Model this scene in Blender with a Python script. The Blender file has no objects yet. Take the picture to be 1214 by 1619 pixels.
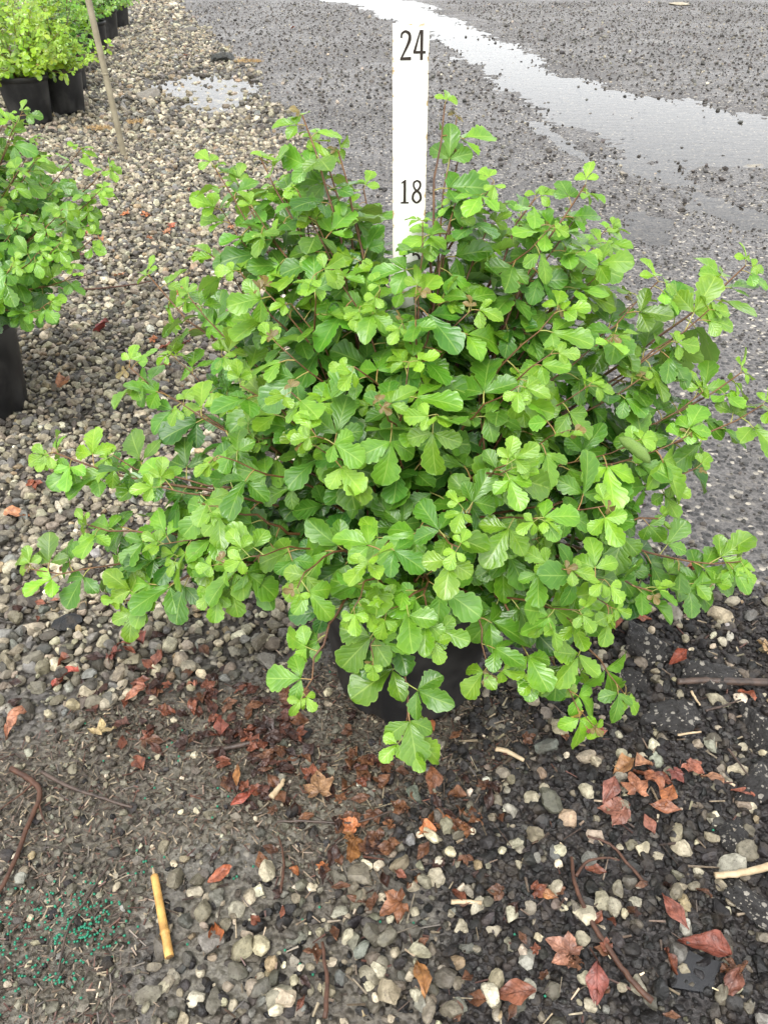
import bpy, math, random
import numpy as np
from mathutils import Vector, Matrix

random.seed(7)
RNG = np.random.default_rng(11)
scene = bpy.context.scene
COL = scene.collection

# ------------------------------------------------------------------ camera
CAM_H = 0.967
PITCH = math.radians(38.0)
F = 1216.0                                   # focal length in photo pixels
PW, PH = 1214.0, 1619.0
cam_d = bpy.data.cameras.new('camera')
cam_d.sensor_fit = 'VERTICAL'
cam_d.sensor_height = 36.0
cam_d.lens = 36.0 * F / PH
cam_d.clip_start = 0.02
cam_d.clip_end = 2000
cam = bpy.data.objects.new('camera', cam_d)
cam.location = (0, 0, CAM_H)
cam.rotation_euler = (math.pi / 2 - PITCH, 0, 0)
COL.objects.link(cam)
scene.camera = cam

# ------------------------------------------------------------------ light
SUN_EL, SUN_AZ = math.radians(62), math.radians(200)
world = bpy.data.worlds.new('World')
scene.world = world
world.use_nodes = True
wn = world.node_tree
wn.nodes.clear()
wo = wn.nodes.new('ShaderNodeOutputWorld')
bg = wn.nodes.new('ShaderNodeBackground')
sky = wn.nodes.new('ShaderNodeTexSky')
sky.sky_type = 'NISHITA'
sky.sun_disc = False
sky.sun_elevation = SUN_EL
sky.sun_rotation = SUN_AZ
sky.air_density = 1.0
sky.dust_density = 1.4
hs = wn.nodes.new('ShaderNodeHueSaturation')      # overcast: almost no colour left in the sky
hs.inputs['Saturation'].default_value = 0.10
wn.links.new(sky.outputs[0], hs.inputs['Color'])
wn.links.new(hs.outputs[0], bg.inputs['Color'])
bg.inputs['Strength'].default_value = 0.15
wn.links.new(bg.outputs[0], wo.inputs[0])

sd = bpy.data.lights.new('sun', 'SUN')
sd.energy = 0.9
sd.angle = math.radians(35)
sd.color = (1.0, 0.985, 0.95)
sun = bpy.data.objects.new('sun', sd)
sdir = Vector((math.sin(SUN_AZ) * math.cos(SUN_EL), math.cos(SUN_AZ) * math.cos(SUN_EL), math.sin(SUN_EL)))
sun.rotation_euler = sdir.to_track_quat('Z', 'Y').to_euler()
sun.location = (0, 0, 6)
COL.objects.link(sun)

scene.view_settings.view_transform = 'Standard'
scene.view_settings.look = 'None'
scene.view_settings.exposure = 1.55
scene.view_settings.gamma = 1.0
scene.view_settings.use_curve_mapping = False
scene.cycles.max_bounces = 5
scene.cycles.diffuse_bounces = 2
scene.cycles.glossy_bounces = 2
scene.cycles.use_adaptive_sampling = True
scene.cycles.adaptive_threshold = 0.02
scene.cycles.transparent_max_bounces = 8
try:
    scene.cycles.use_denoising = True
except Exception:
    pass

# ------------------------------------------------------------------ mapping helpers
CS, SN = math.cos(PITCH), math.sin(PITCH)


def ray(px, py):
    s, t = (px - PW / 2) / F, (py - PH / 2) / F
    return s, CS - t * SN, -SN - t * CS


def gp(px, py):
    """ground position seen at a photo position"""
    x, y, z = ray(px, py)
    k = CAM_H / -z
    return (x * k, y * k)


def ip(px, py, depth):
    x, y, z = ray(px, py)
    return Vector((x * depth, y * depth, CAM_H + z * depth))


def project(P):
    P = np.asarray(P)
    X, Y, Zc = P[..., 0], P[..., 1], P[..., 2] - CAM_H
    d = Y * CS - Zc * SN
    v = Y * SN + Zc * CS
    return PW / 2 + F * X / d, PH / 2 - F * v / d, d


def vnoise(x, y, seed=0):
    x, y = np.asarray(x, float), np.asarray(y, float)
    xi, yi = np.floor(x).astype(np.int64), np.floor(y).astype(np.int64)
    fx, fy = x - xi, y - yi
    fx, fy = fx * fx * (3 - 2 * fx), fy * fy * (3 - 2 * fy)

    def h(a, b):
        n = (a * 374761393 + b * 668265263 + seed * 1442695041) & 0xffffffff
        n = ((n ^ (n >> 13)) * 1274126177) & 0xffffffff
        return ((n ^ (n >> 16)) & 0xffff) / 65535.0
    return (h(xi, yi) * (1 - fx) + h(xi + 1, yi) * fx) * (1 - fy) + (h(xi, yi + 1) * (1 - fx) + h(xi + 1, yi + 1) * fx) * fy


def fbm(x, y, seed=0, oct=3):
    a, s, tot = 0.0, 1.0, 0.0
    for o in range(oct):
        a = a + s * vnoise(x * 2 ** o, y * 2 ** o, seed + o)
        tot += s
        s *= 0.5
    return a / tot


def sdist(x, y, poly):
    """signed distance to polygon, positive inside"""
    x, y = np.asarray(x, float), np.asarray(y, float)
    d = np.full(x.shape, 1e9)
    ins = np.zeros(x.shape, bool)
    n = len(poly)
    for i in range(n):
        ax, ay = poly[i]
        bx, by = poly[(i + 1) % n]
        ex, ey = bx - ax, by - ay
        t = np.clip(((x - ax) * ex + (y - ay) * ey) / (ex * ex + ey * ey + 1e-12), 0, 1)
        d = np.minimum(d, np.hypot(x - ax - t * ex, y - ay - t * ey))
        c = ((ay > y) != (by > y)) & (x < ex * (y - ay) / (ey + 1e-12) + ax)
        ins ^= c
    return np.where(ins, d, -d)


def sstep(a, b, x):
    t = np.clip((x - a) / (b - a), 0, 1)
    return t * t * (3 - 2 * t)


# ground zones, outlined on the ground
Z_GRAVEL = [gp(*p) for p in [(-700, 1250), (0, 1170), (200, 1125), (420, 1060), (540, 980), (600, 860), (640, 640), (610, 470),
                             (545, 350), (470, 230), (400, 120), (330, 50), (280, 8)]] + [(-3.0, 14.0), (-9, 14), (-9, 0.6)]
Z_MULCH = [gp(*p) for p in [(-500, 1190), (0, 1160), (220, 1115), (430, 1060), (560, 1030), (760, 1090), (850, 1150), (790, 1230), (690, 1320), (600, 1380),
                            (480, 1400), (330, 1360), (250, 1480), (230, 1700), (-500, 1700)]]
Z_MIXED = [gp(*p) for p in [(250, 1380), (350, 1330), (480, 1380), (600, 1330), (680, 1420), (640, 1900), (180, 1900), (220, 1560)]]
Z_CRUMB = [gp(*p) for p in [(560, 1240), (720, 1180), (800, 1060), (860, 960), (1000, 905), (1130, 915), (1214, 960), (1500, 1050),
                            (1800, 1900), (600, 1900), (600, 1350)]]
P_MAIN = [gp(*p) for p in [(470, -8), (575, 10), (668, 50), (735, 95), (785, 124), (830, 165), (910, 198), (960, 228), (1040, 248), (1130, 258),
                           (1214, 262), (1420, 300), (1600, 330), (1500, 230), (1214, 180), (1110, 157), (1000, 146), (930, 122), (870, 106), (800, 66), (720, 22), (640, -8)]]
P_SMALL = [[gp(*p) for p in q] for q in [
    [(1090, 300), (1160, 315), (1260, 350), (1400, 390), (1400, 420), (1214, 372), (1150, 352), (1100, 325)],
    [(985, 335), (1020, 325), (1060, 350), (1050, 378), (1000, 372)],
    [(960, 245), (1060, 265), (1100, 290), (1040, 285), (965, 262)],
    [(840, 178), (900, 215), (960, 262), (930, 262), (850, 215)],
    [(1060, 620), (1130, 640), (1190, 655), (1190, 680), (1100, 665)]]]
P_LEFT = [gp(*p) for p in [(205, 135), (235, 122), (300, 112), (360, 112), (410, 128), (425, 150), (400, 172), (330, 182), (290, 168), (250, 148)]]


def ground_z(x, y):
    x, y = np.asarray(x, float), np.asarray(y, float)
    far = sstep(1.2, 3.0, y)
    z = 0.012 * (fbm(x * 1.3, y * 1.3, 3) - 0.5) * far
    wob = (fbm(x * 2.2, y * 2.2, 21) - 0.5) * 0.40 + (fbm(x * 7, y * 7, 22) - 0.5) * 0.26 - 0.12
    d = sdist(x, y, P_MAIN) + wob
    dep = sstep(-0.42, 0.26, d) * 0.030
    for q in P_SMALL:
        dd = sdist(x, y, q) + wob * 0.5
        dep = np.maximum(dep, sstep(-0.16, 0.06, dd) * 0.028)
    dd = sdist(x, y, P_LEFT) + wob * 0.6
    dep = np.maximum(dep, sstep(-0.16, 0.10, dd) * 0.030)
    fine = (fbm(x * 22, y * 22, 9, 3) - 0.5)
    return z - dep + fine * (0.004 + 0.026 * np.clip(dep / 0.012, 0, 1)) * np.clip(far + 0.25, 0, 1)


WATER_Z = -0.012


def zones(x, y):
    w = (fbm(x * 5, y * 5, 31) - 0.5)
    gr = sstep(-0.10, 0.10, sdist(x, y, Z_GRAVEL) + w * 0.30)
    mu = sstep(-0.04, 0.05, sdist(x, y, Z_MULCH) + w * 0.12)
    mi = sstep(-0.03, 0.04, sdist(x, y, Z_MIXED) + w * 0.08)
    cr = sstep(-0.05, 0.05, sdist(x, y, Z_CRUMB) + w * 0.14)
    return gr, mu, mi, cr


# ------------------------------------------------------------------ mesh helpers
def mesh_from(name, V, faces, uv=None, mats=(), midx=None, smooth=True, tint=None):
    """V (n,3); faces: list of int arrays (m,k)"""
    me = bpy.data.meshes.new(name)
    V = np.asarray(V, np.float32)
    faces = [np.asarray(f, np.int32) for f in faces if len(f)]
    me.vertices.add(len(V))
    me.vertices.foreach_set('co', V.ravel())
    loops = np.concatenate([f.ravel() for f in faces])
    tot = np.concatenate([np.full(len(f), f.shape[1], np.int32) for f in faces])
    start = np.concatenate([[0], np.cumsum(tot)[:-1]]).astype(np.int32)
    me.loops.add(len(loops))
    me.loops.foreach_set('vertex_index', loops)
    me.polygons.add(len(tot))
    me.polygons.foreach_set('loop_start', start)
    if midx is not None:
        me.polygons.foreach_set('material_index', np.asarray(midx, np.int32))
    me.polygons.foreach_set('use_smooth', np.full(len(tot), smooth))
    for m in mats:
        me.materials.append(m)
    if uv is not None:
        l = me.uv_layers.new(name='UVMap')
        l.data.foreach_set('uv', np.asarray(uv, np.float32)[loops].ravel())
    if tint is not None:
        a = me.attributes.new('tint', 'FLOAT_COLOR', 'POINT')
        t = np.ones((len(V), 4), np.float32)
        t[:, :3] = tint
        a.data.foreach_set('color', t.ravel())
    me.update(calc_edges=True)
    return me


def link(name, me, parent=None, label=None, cat=None, group=None, kind=None, loc=None):
    o = bpy.data.objects.new(name, me)
    COL.objects.link(o)
    if parent:
        o.parent = parent
    if label:
        o['label'] = label
    if cat:
        o['category'] = cat
    if group:
        o['group'] = group
    if kind:
        o['kind'] = kind
    if loc is not None:
        o.location = loc
    return o


def tube(pts, rads, sides=6, cap=True):
    pts = [Vector(p) for p in pts]
    V, Fq = [], []
    n = len(pts)
    prev = None
    for i, p in enumerate(pts):
        t = (pts[min(i + 1, n - 1)] - pts[max(i - 1, 0)]).normalized()
        if prev is None:
            a = t.orthogonal().normalized()
        else:
            a = (prev - t * prev.dot(t)).normalized()
        prev = a
        b = t.cross(a)
        for k in range(sides):
            ang = 2 * math.pi * k / sides
            V.append(p + (a * math.cos(ang) + b * math.sin(ang)) * rads[i])
    for i in range(n - 1):
        for k in range(sides):
            k2 = (k + 1) % sides
            Fq.append((i * sides + k, i * sides + k2, (i + 1) * sides + k2, (i + 1) * sides + k))
    Ft = []
    if cap:
        V += [pts[0], pts[-1]]
        a, b = len(V) - 2, len(V) - 1
        for k in range(sides):
            k2 = (k + 1) % sides
            Ft.append((a, k2, k))
            Ft.append((b, (n - 1) * sides + k, (n - 1) * sides + k2))
    return np.array([tuple(v) for v in V]), np.array(Fq), np.array(Ft)


def tube_obj(name, pts, rads, mat, sides=6, **kw):
    V, q, t = tube(pts, rads, sides)
    return link(name, mesh_from(name, V, [q, t], mats=[mat]), **kw)


def smooth_path(pts, n=8):
    """Catmull-Rom"""
    P = [Vector(p) for p in pts]
    P = [P[0] * 2 - P[1]] + P + [P[-1] * 2 - P[-2]]
    out = []
    for i in range(1, len(P) - 2):
        a, b, c, d = P[i - 1], P[i], P[i + 1], P[i + 2]
        for k in range(n):
            t = k / n
            out.append(0.5 * ((2 * b) + (c - a) * t + (2 * a - 5 * b + 4 * c - d) * t * t + (3 * b - a - 3 * c + d) * t ** 3))
    out.append(P[-2])
    return out


# ------------------------------------------------------------------ material helpers
class NT:
    def __init__(self, name):
        self.m = bpy.data.materials.new(name)
        self.m.use_nodes = True
        self.t = self.m.node_tree
        self.t.nodes.clear()
        self.out = self.t.nodes.new('ShaderNodeOutputMaterial')

    def n(self, typ, **kw):
        nd = self.t.nodes.new('ShaderNode' + typ)
        for k, v in kw.items():
            setattr(nd, k, v)
        return nd

    def set(self, sock, val):
        if isinstance(val, bpy.types.NodeSocket):
            self.t.links.new(val, sock)
        elif val is not None:
            if sock.type == 'RGBA' and len(val) == 3:
                val = (*val, 1)
            sock.default_value = val

    def math(self, op, a, b=None, c=None, clamp=False):
        nd = self.n('Math', operation=op, use_clamp=clamp)
        self.set(nd.inputs[0], a)
        self.set(nd.inputs[1], b)
        self.set(nd.inputs[2], c)
        return nd.outputs[0]

    def rng(self, v, a, b, c=0.0, d=1.0, smooth=True):
        nd = self.n('MapRange')
        nd.interpolation_type = 'SMOOTHSTEP' if smooth else 'LINEAR'
        self.set(nd.inputs[0], v)
        for i, q in enumerate((a, b, c, d)):
            self.set(nd.inputs[1 + i], q)
        return nd.outputs[0]

    def mix(self, f, a, b, mode='MIX'):
        nd = self.n('Mix', data_type='RGBA', blend_type=mode)
        nd.clamp_factor = True
        self.set(nd.inputs[0], f)
        self.set(nd.inputs[6], a)
        self.set(nd.inputs[7], b)
        return nd.outputs[2]

    def noise(self, scale, detail=3, rough=0.55, vec=None, out=0):
        nd = self.n('TexNoise')
        nd.inputs['Scale'].default_value = scale
        nd.inputs['Detail'].default_value = detail
        nd.inputs['Roughness'].default_value = rough
        if vec is not None:
            self.t.links.new(vec, nd.inputs['Vector'])
        return nd.outputs[out]

    def voro(self, scale, vec=None, feature='F1', out='Distance', rnd=1.0):
        nd = self.n('TexVoronoi', feature=feature)
        nd.inputs['Scale'].default_value = scale
        nd.inputs['Randomness'].default_value = rnd
        if vec is not None:
            self.t.links.new(vec, nd.inputs['Vector'])
        return nd.outputs[out]

    def ramp(self, f, stops):
        nd = self.n('ValToRGB')
        el = nd.color_ramp.elements
        while len(el) < len(stops):
            el.new(0.5)
        for e, (p, c) in zip(el, stops):
            e.position = p
            e.color = (*c, 1)
        self.set(nd.inputs[0], f)
        return nd.outputs[0]

    def bump(self, h, strength, dist, normal=None):
        nd = self.n('Bump')
        nd.inputs['Strength'].default_value = strength
        nd.inputs['Distance'].default_value = dist
        self.set(nd.inputs['Height'], h)
        self.set(nd.inputs['Normal'], normal)
        return nd.outputs[0]

    def pbr(self, col, rough=0.5, spec=0.5, normal=None, coat=0.0, coat_r=0.1):
        p = self.n('BsdfPrincipled')
        self.set(p.inputs['Base Color'], col)
        self.set(p.inputs['Roughness'], rough)
        self.set(p.inputs['Specular IOR Level'], spec)
        self.set(p.inputs['Normal'], normal)
        self.set(p.inputs['Coat Weight'], coat)
        self.set(p.inputs['Coat Roughness'], coat_r)
        return p.outputs[0]

    def done(self, sh):
        self.t.links.new(sh, self.out.inputs[0])
        return self.m

    def obj(self):
        return self.n('TexCoord').outputs['Object']

    def tint(self, mode):
        if mode == 'attr':
            a = self.n('Attribute')
            a.attribute_name = 'tint'
            return a.outputs['Color']
        return self.n('ObjectInfo').outputs['Color']


def mat_leaf(name, mode, low=False):
    M = NT(name)
    tint = M.tint(mode)
    uv = M.n('UVMap')
    sp = M.n('SeparateXYZ')
    M.t.links.new(uv.outputs[0], sp.inputs[0])
    au = M.math('ABSOLUTE', M.math('MULTIPLY_ADD', sp.outputs[0], 2.0, -1.0))
    v = sp.outputs[1]
    pos = M.n('NewGeometry').outputs['Position']
    nz = M.noise(60, 3, 0.6, pos)
    big = M.noise(14, 2, 0.5, pos)
    col = M.mix(M.rng(nz, 0.3, 0.75), M.mix(1.0, tint, (0.72, 0.82, 0.80), 'MULTIPLY'), M.mix(1.0, tint, (1.14, 1.1, 1.05), 'MULTIPLY'))
    rough = M.rng(big, 0.35, 0.65, 0.22, 0.45)
    norm = None
    if not low:
        q = M.math('FRACT', M.math('SUBTRACT', M.math('MULTIPLY', v, 5.2), M.math('MULTIPLY', au, 1.9)))
        d = M.math('ABSOLUTE', M.math('SUBTRACT', q, 0.5))
        lat = M.math('MULTIPLY', M.rng(d, 0.02, 0.085, 1, 0), M.rng(au, 0.3, 0.95, 0.42, 0.05))
        mid = M.rng(au, 0.02, 0.075, 1, 0)
        edge = M.rng(au, 0.88, 1.0, 0, 0.55)
        vein = M.math('MAXIMUM', M.math('MAXIMUM', lat, mid), edge)
        col = M.mix(M.math('MULTIPLY', vein, 0.50), col, M.mix(0.5, (0.46, 0.60, 0.16), M.mix(1.0, tint, (1.8, 1.5, 1.6), 'MULTIPLY')))
        h = M.math('ADD', M.math('MULTIPLY', M.rng(d, 0.0, 0.34, 0, 1), 0.8), M.math('MULTIPLY', M.noise(220, 2, 0.5, pos), 0.35))
        h = M.math('MULTIPLY', h, M.rng(au, 0.0, 0.25, 0.25, 1))
        norm = M.bump(h, 0.32, 0.001)
    back = M.n('NewGeometry').outputs['Backfacing']
    col = M.mix(M.math('MULTIPLY', back, 0.55), col, M.mix(0.5, tint, (0.32, 0.42, 0.20)))
    p = M.pbr(col, rough, 0.65, norm)
    tr = M.n('BsdfTranslucent')
    M.set(tr.inputs['Color'], M.mix(1.0, col, (1.35, 1.25, 0.55), 'MULTIPLY'))
    M.set(tr.inputs['Normal'], norm)
    mx = M.n('MixShader')
    mx.inputs[0].default_value = 0.27
    M.t.links.new(p, mx.inputs[1])
    M.t.links.new(tr.outputs[0], mx.inputs[2])
    return M.done(mx.outputs[0])


def mat_stalk(name, mode=None):
    M = NT(name)
    pos = M.n('NewGeometry').outputs['Position']
    col = M.mix(M.rng(M.noise(25, 2, 0.5, pos), 0.35, 0.65), (0.30, 0.33, 0.08), (0.30, 0.17, 0.06))
    return M.done(M.pbr(col, 0.45, 0.4))


def mat_bark(name, a, b, rough=0.45, sc=40):
    M = NT(name)
    o = M.obj()
    nz = M.noise(sc, 4, 0.6, o)
    col = M.mix(M.rng(nz, 0.3, 0.7), a, b)
    return M.done(M.pbr(col, rough, 0.45, M.bump(M.noise(sc * 4, 3, 0.6, o), 0.4, 0.002)))


def mat_rock(name, mode, wet=0.5):
    M = NT(name)
    tint = M.tint(mode)
    pos = M.n('NewGeometry').outputs['Position']
    n1 = M.noise(90, 4, 0.65, pos)
    n2 = M.noise(420, 3, 0.6, pos)
    n3 = M.noise(38, 3, 0.6, pos)
    col = M.mix(M.rng(n1, 0.3, 0.72), M.mix(1.0, tint, (0.55, 0.54, 0.50), 'MULTIPLY'), M.mix(1.0, tint, (1.28, 1.27, 1.22), 'MULTIPLY'))
    col = M.mix(M.rng(n3, 0.45, 0.70, 0, 0.7), col, M.mix(0.35, (0.075, 0.058, 0.042), tint))
    pits = M.rng(M.voro(260, pos), 0.02, 0.30, 0.45, 1.0)
    col = M.mix(1.0, col, pits, 'MULTIPLY')
    h = M.math('ADD', M.math('MULTIPLY', n1, 0.6), M.math('MULTIPLY', n2, 0.5))
    rough = M.rng(n1, 0.35, 0.65, 0.30, 0.62)
    return M.done(M.pbr(col, rough, 0.30, M.bump(h, 0.65, 0.004)))


def mat_dead(name):
    M = NT(name)
    tint = M.tint('obj')
    uv = M.n('UVMap')
    sp = M.n('SeparateXYZ')
    M.t.links.new(uv.outputs[0], sp.inputs[0])
    au = M.math('ABSOLUTE', M.math('MULTIPLY_ADD', sp.outputs[0], 2.0, -1.0))
    q = M.math('FRACT', M.math('SUBTRACT', M.math('MULTIPLY', sp.outputs[1], 5.5), M.math('MULTIPLY', au, 1.7)))
    d = M.math('ABSOLUTE', M.math('SUBTRACT', q, 0.5))
    vein = M.math('MAXIMUM', M.rng(d, 0.02, 0.09, 0.5, 0), M.rng(au, 0.02, 0.08, 1, 0))
    pos = M.n('NewGeometry').outputs['Position']
    nz = M.noise(70, 4, 0.65, pos)
    col = M.mix(M.rng(nz, 0.3, 0.7), M.mix(1.0, tint, (0.45, 0.40, 0.40), 'MULTIPLY'), M.mix(1.0, tint, (1.25, 1.2, 1.15), 'MULTIPLY'))
    col = M.mix(M.math('MULTIPLY', vein, 0.4), col, M.mix(1.0, tint, (0.5, 0.42, 0.4), 'MULTIPLY'))
    return M.done(M.pbr(col, M.rng(nz, 0.3, 0.7, 0.28, 0.55), 0.4, M.bump(M.math('ADD', nz, M.math('MULTIPLY', vein, -0.3)), 0.8, 0.004), 0.08, 0.1))


def mat_tint(name, rough=0.5, mode='attr', spec=0.5):
    M = NT(name)
    t = M.tint(mode)
    pos = M.n('NewGeometry').outputs['Position']
    n = M.noise(150, 3, 0.6, pos)
    return M.done(M.pbr(M.mix(1.0, t, M.rng(n, 0.25, 0.75, 0.6, 1.3), 'MULTIPLY'), rough, spec))


MAT = {}
MAT['leaf'] = mat_leaf('leaf', 'obj')
MAT['leaf_mass'] = mat_leaf('leaf_mass', 'attr')
MAT['leaf_far'] = mat_leaf('leaf_far', 'attr', low=True)
MAT['stalk'] = mat_stalk('leaf_stalk')
MAT['stem'] = mat_bark('stem_bark', (0.085, 0.034, 0.015), (0.16, 0.080, 0.028), 0.45, 60)
MAT['rock'] = mat_rock('rock', 'obj')
MAT['rock_mass'] = mat_rock('rock_mass', 'attr')
MAT['dead'] = mat_dead('dead_leaf')
MAT['sliver'] = mat_tint('wood_sliver', 0.4)
MAT['twig'] = mat_bark('twig_red_brown', (0.045, 0.019, 0.011), (0.10, 0.044, 0.024), 0.55, 70)
MAT['twig_dark'] = mat_bark('twig_dark', (0.035, 0.025, 0.02), (0.09, 0.06, 0.045), 0.4, 70)
MAT['twig_pale'] = mat_bark('twig_pale', (0.36, 0.26, 0.15), (0.52, 0.41, 0.26), 0.5, 70)
MAT['bamboo'] = mat_bark('bamboo', (0.34, 0.18, 0.05), (0.66, 0.38, 0.11), 0.5, 55)

# ------------------------------------------------------------------ the ground
def ground_material():
    M = NT('ground')
    a = M.n('Attribute')
    a.attribute_name = 'zone'
    sp = M.n('SeparateColor')
    M.t.links.new(a.outputs['Color'], sp.inputs[0])
    gr, mu, cr = sp.outputs[0], sp.outputs[1], sp.outputs[2]
    pos = M.n('NewGeometry').outputs['Position']
    big = M.noise(1.1, 3, 0.55, pos)
    med = M.noise(7, 4, 0.6, pos)
    fin = M.noise(160, 3, 0.65, pos)
    # road: dark wet fine aggregate
    vd = M.voro(85, pos)
    vc = M.voro(85, pos, out='Color')
    sv = M.n('SeparateColor')
    M.t.links.new(vc, sv.inputs[0])
    peb = M.ramp(sv.outputs[0], [(0.0, (0.020, 0.019, 0.018)), (0.4, (0.058, 0.054, 0.051)), (0.75, (0.12, 0.11, 0.10)), (0.9, (0.20, 0.18, 0.155)), (1.0, (0.50, 0.45, 0.36))])
    fines = M.mix(M.rng(fin, 0.3, 0.7), (0.060, 0.056, 0.053), (0.170, 0.157, 0.146))
    road = M.mix(M.rng(M.math('ADD', vd, M.math('MULTIPLY', M.math('SUBTRACT', med, 0.5), 0.5)), 0.46, 0.68), peb, fines)
    road = M.mix(1.0, road, M.rng(big, 0.3, 0.7, 0.9, 1.1), 'MULTIPLY')
    # gravel bed and beyond where the stones are modelled
    gd = M.voro(58, pos)
    gc = M.voro(58, pos, out='Color')
    sg = M.n('SeparateColor')
    M.t.links.new(gc, sg.inputs[0])
    gpeb = M.ramp(sg.outputs[0], [(0.0, (0.09, 0.08, 0.07)), (0.4, (0.20, 0.18, 0.15)), (0.8, (0.33, 0.30, 0.24)), (1.0, (0.48, 0.43, 0.34))])
    gravel = M.mix(M.rng(gd, 0.30, 0.55), gpeb, (0.045, 0.038, 0.03))
    mulch = M.mix(M.rng(fin, 0.3, 0.7), (0.05, 0.041, 0.031), (0.14, 0.120, 0.090))
    mulch = M.mix(M.rng(med, 0.4, 0.65), mulch, M.mix(M.rng(fin, 0.3, 0.7), (0.11, 0.10, 0.078), (0.21, 0.192, 0.15)))
    crumb = M.mix(M.rng(fin, 0.3, 0.7), (0.014, 0.012, 0.012), (0.05, 0.043, 0.04))
    col = M.mix(gr, road, gravel)
    col = M.mix(cr, col, crumb)
    col = M.mix(mu, col, mulch)
    wet = M.rng(M.math('ADD', med, M.math('MULTIPLY', M.math('SUBTRACT', big, 0.5), 0.8)), 0.40, 0.66)
    rough = M.math('MULTIPLY_ADD', wet, -0.16, 0.52)
    rough = M.math('MULTIPLY_ADD', fin, 0.12, rough)
    h = M.math('ADD', M.math('MULTIPLY', M.rng(vd, 0.0, 0.6, 1, 0), 0.75), M.math('MULTIPLY', fin, 0.5))
    h2 = M.math('MULTIPLY', M.rng(gd, 0.0, 0.6, 1, 0), M.math('MULTIPLY', gr, 1.6))
    nrm = M.bump(M.math('ADD', h, h2), 0.9, 0.008)
    return M.done(M.pbr(col, rough, 0.5, nrm))


def axis_coords(lo, hi, fine_lo, fine_hi, step, grow=1.10):
    a = list(np.arange(fine_lo, fine_hi, step))
    s, x = step, fine_hi
    while x < hi:
        a.append(x)
        s *= grow
        x += s
    a.append(hi)
    s, x = step, fine_lo
    out = []
    while x > lo:
        s *= grow
        x -= s
        out.append(max(x, lo))
    return np.array(sorted(set(out + a)))


gx = axis_coords(-250, 250, -2.4, 3.3, 0.022, 1.22)
gy = np.concatenate([axis_coords(-250, 0.2, 0.0, 0.2, 0.1, 1.4)[:-1], np.arange(0.2, 2.2, 0.035), np.arange(2.2, 8.0, 0.024), np.arange(8.0, 13.0, 0.04)])
s_, y_ = 0.06, 13.0
tail = []
while y_ < 900:
    tail.append(y_)
    s_ *= 1.25
    y_ += s_
gy = np.concatenate([gy, tail, [900.0]])
GX, GY = np.meshgrid(gx, gy)
near = (np.abs(GX) < 12) & (GY > -3) & (GY < 25)
GZ = np.zeros_like(GX)
GZ[near] = ground_z(GX[near], GY[near])
gV = np.stack([GX, GY, GZ], -1).reshape(-1, 3)
ny, nx = GX.shape
ii = np.arange(ny * nx).reshape(ny, nx)
gF = np.stack([ii[:-1, :-1], ii[:-1, 1:], ii[1:, 1:], ii[1:, :-1]], -1).reshape(-1, 4)
gm = mesh_from('ground', gV, [gF], mats=[ground_material()])
zg = zones(gV[:, 0], gV[:, 1])
za = gm.attributes.new('zone', 'FLOAT_COLOR', 'POINT')
zc = np.ones((len(gV), 4), np.float32)
zc[:, 0], zc[:, 1], zc[:, 2] = zg[0], np.maximum(zg[1], zg[2] * 0.85), zg[3] * (1 - zg[2])
za.data.foreach_set('color', zc.ravel())
GROUND = link('ground', gm, kind='structure', label='wet gravel and crushed asphalt ground of the plant yard')


# ------------------------------------------------------------------ puddles
def water_material():
    M = NT('puddle_water')
    pos = M.n('NewGeometry').outputs['Position']
    mp = M.n('Mapping')
    mp.inputs['Scale'].default_value = (1.0, 2.2, 1.0)
    M.t.links.new(pos, mp.inputs[0])
    nrm = M.bump(M.noise(9, 3, 0.5, mp.outputs[0]), 0.10, 0.01)
    gl = M.n('BsdfGlossy')
    gl.inputs['Roughness'].default_value = 0.03
    M.set(gl.inputs['Normal'], nrm)
    tr = M.n('BsdfTransparent')
    M.set(tr.inputs['Color'], (0.82, 0.80, 0.76))
    fr = M.n('Fresnel')
    fr.inputs['IOR'].default_value = 1.33
    M.set(fr.inputs['Normal'], nrm)
    mx = M.n('MixShader')
    M.t.links.new(fr.outputs[0], mx.inputs[0])
    M.t.links.new(tr.outputs[0], mx.inputs[1])
    M.t.links.new(gl.outputs[0], mx.inputs[2])
    return M.done(mx.outputs[0])


MAT['water'] = water_material()


def puddle(poly, grow, label):
    P = np.array(poly)
    c = P.mean(0)
    n = len(P)
    V = []
    for i in range(n):
        a, b, d = P[i - 1], P[i], P[(i + 1) % n]
        t = d - a
        nn = np.array([t[1], -t[0]]) / (np.hypot(*t) + 1e-9)
        if np.dot(nn, b - c) < 0 and False:
            nn = -nn
        q1, q2 = b + nn * grow, b - nn * grow
        out = q1 if sdist(np.array([q1[0]]), np.array([q1[1]]), poly)[0] < sdist(np.array([q2[0]]), np.array([q2[1]]), poly)[0] else q2
        V.append((out[0], out[1], WATER_Z - 0.0003 * (len(poly) % 5)))
    me = bpy.data.meshes.new('puddle')
    me.from_pydata(V, [], [tuple(range(n))])
    me.materials.append(MAT['water'])
    me.update()
    if me.polygons[0].normal.z < 0:
        me.flip_normals()
    return link('puddle', me, kind='structure', label=label)


me = bpy.data.meshes.new('puddle')      # one level sheet: the road dips below it where the puddles lie
me.from_pydata([(x, y, WATER_Z) for x, y in [(-0.6, 1.9), (7, 1.9), (7, 14.5), (-3, 14.5), (-3, 9.0), (-0.6, 7.4)]], [], [tuple(range(6))])
me.materials.append(MAT['water'])
link('puddle', me, kind='structure', label='long broken rain puddle along the wheel track of the road')
puddle(P_LEFT, 0.30, 'small shallow puddle on pale gravel by the dark rock')

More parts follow.
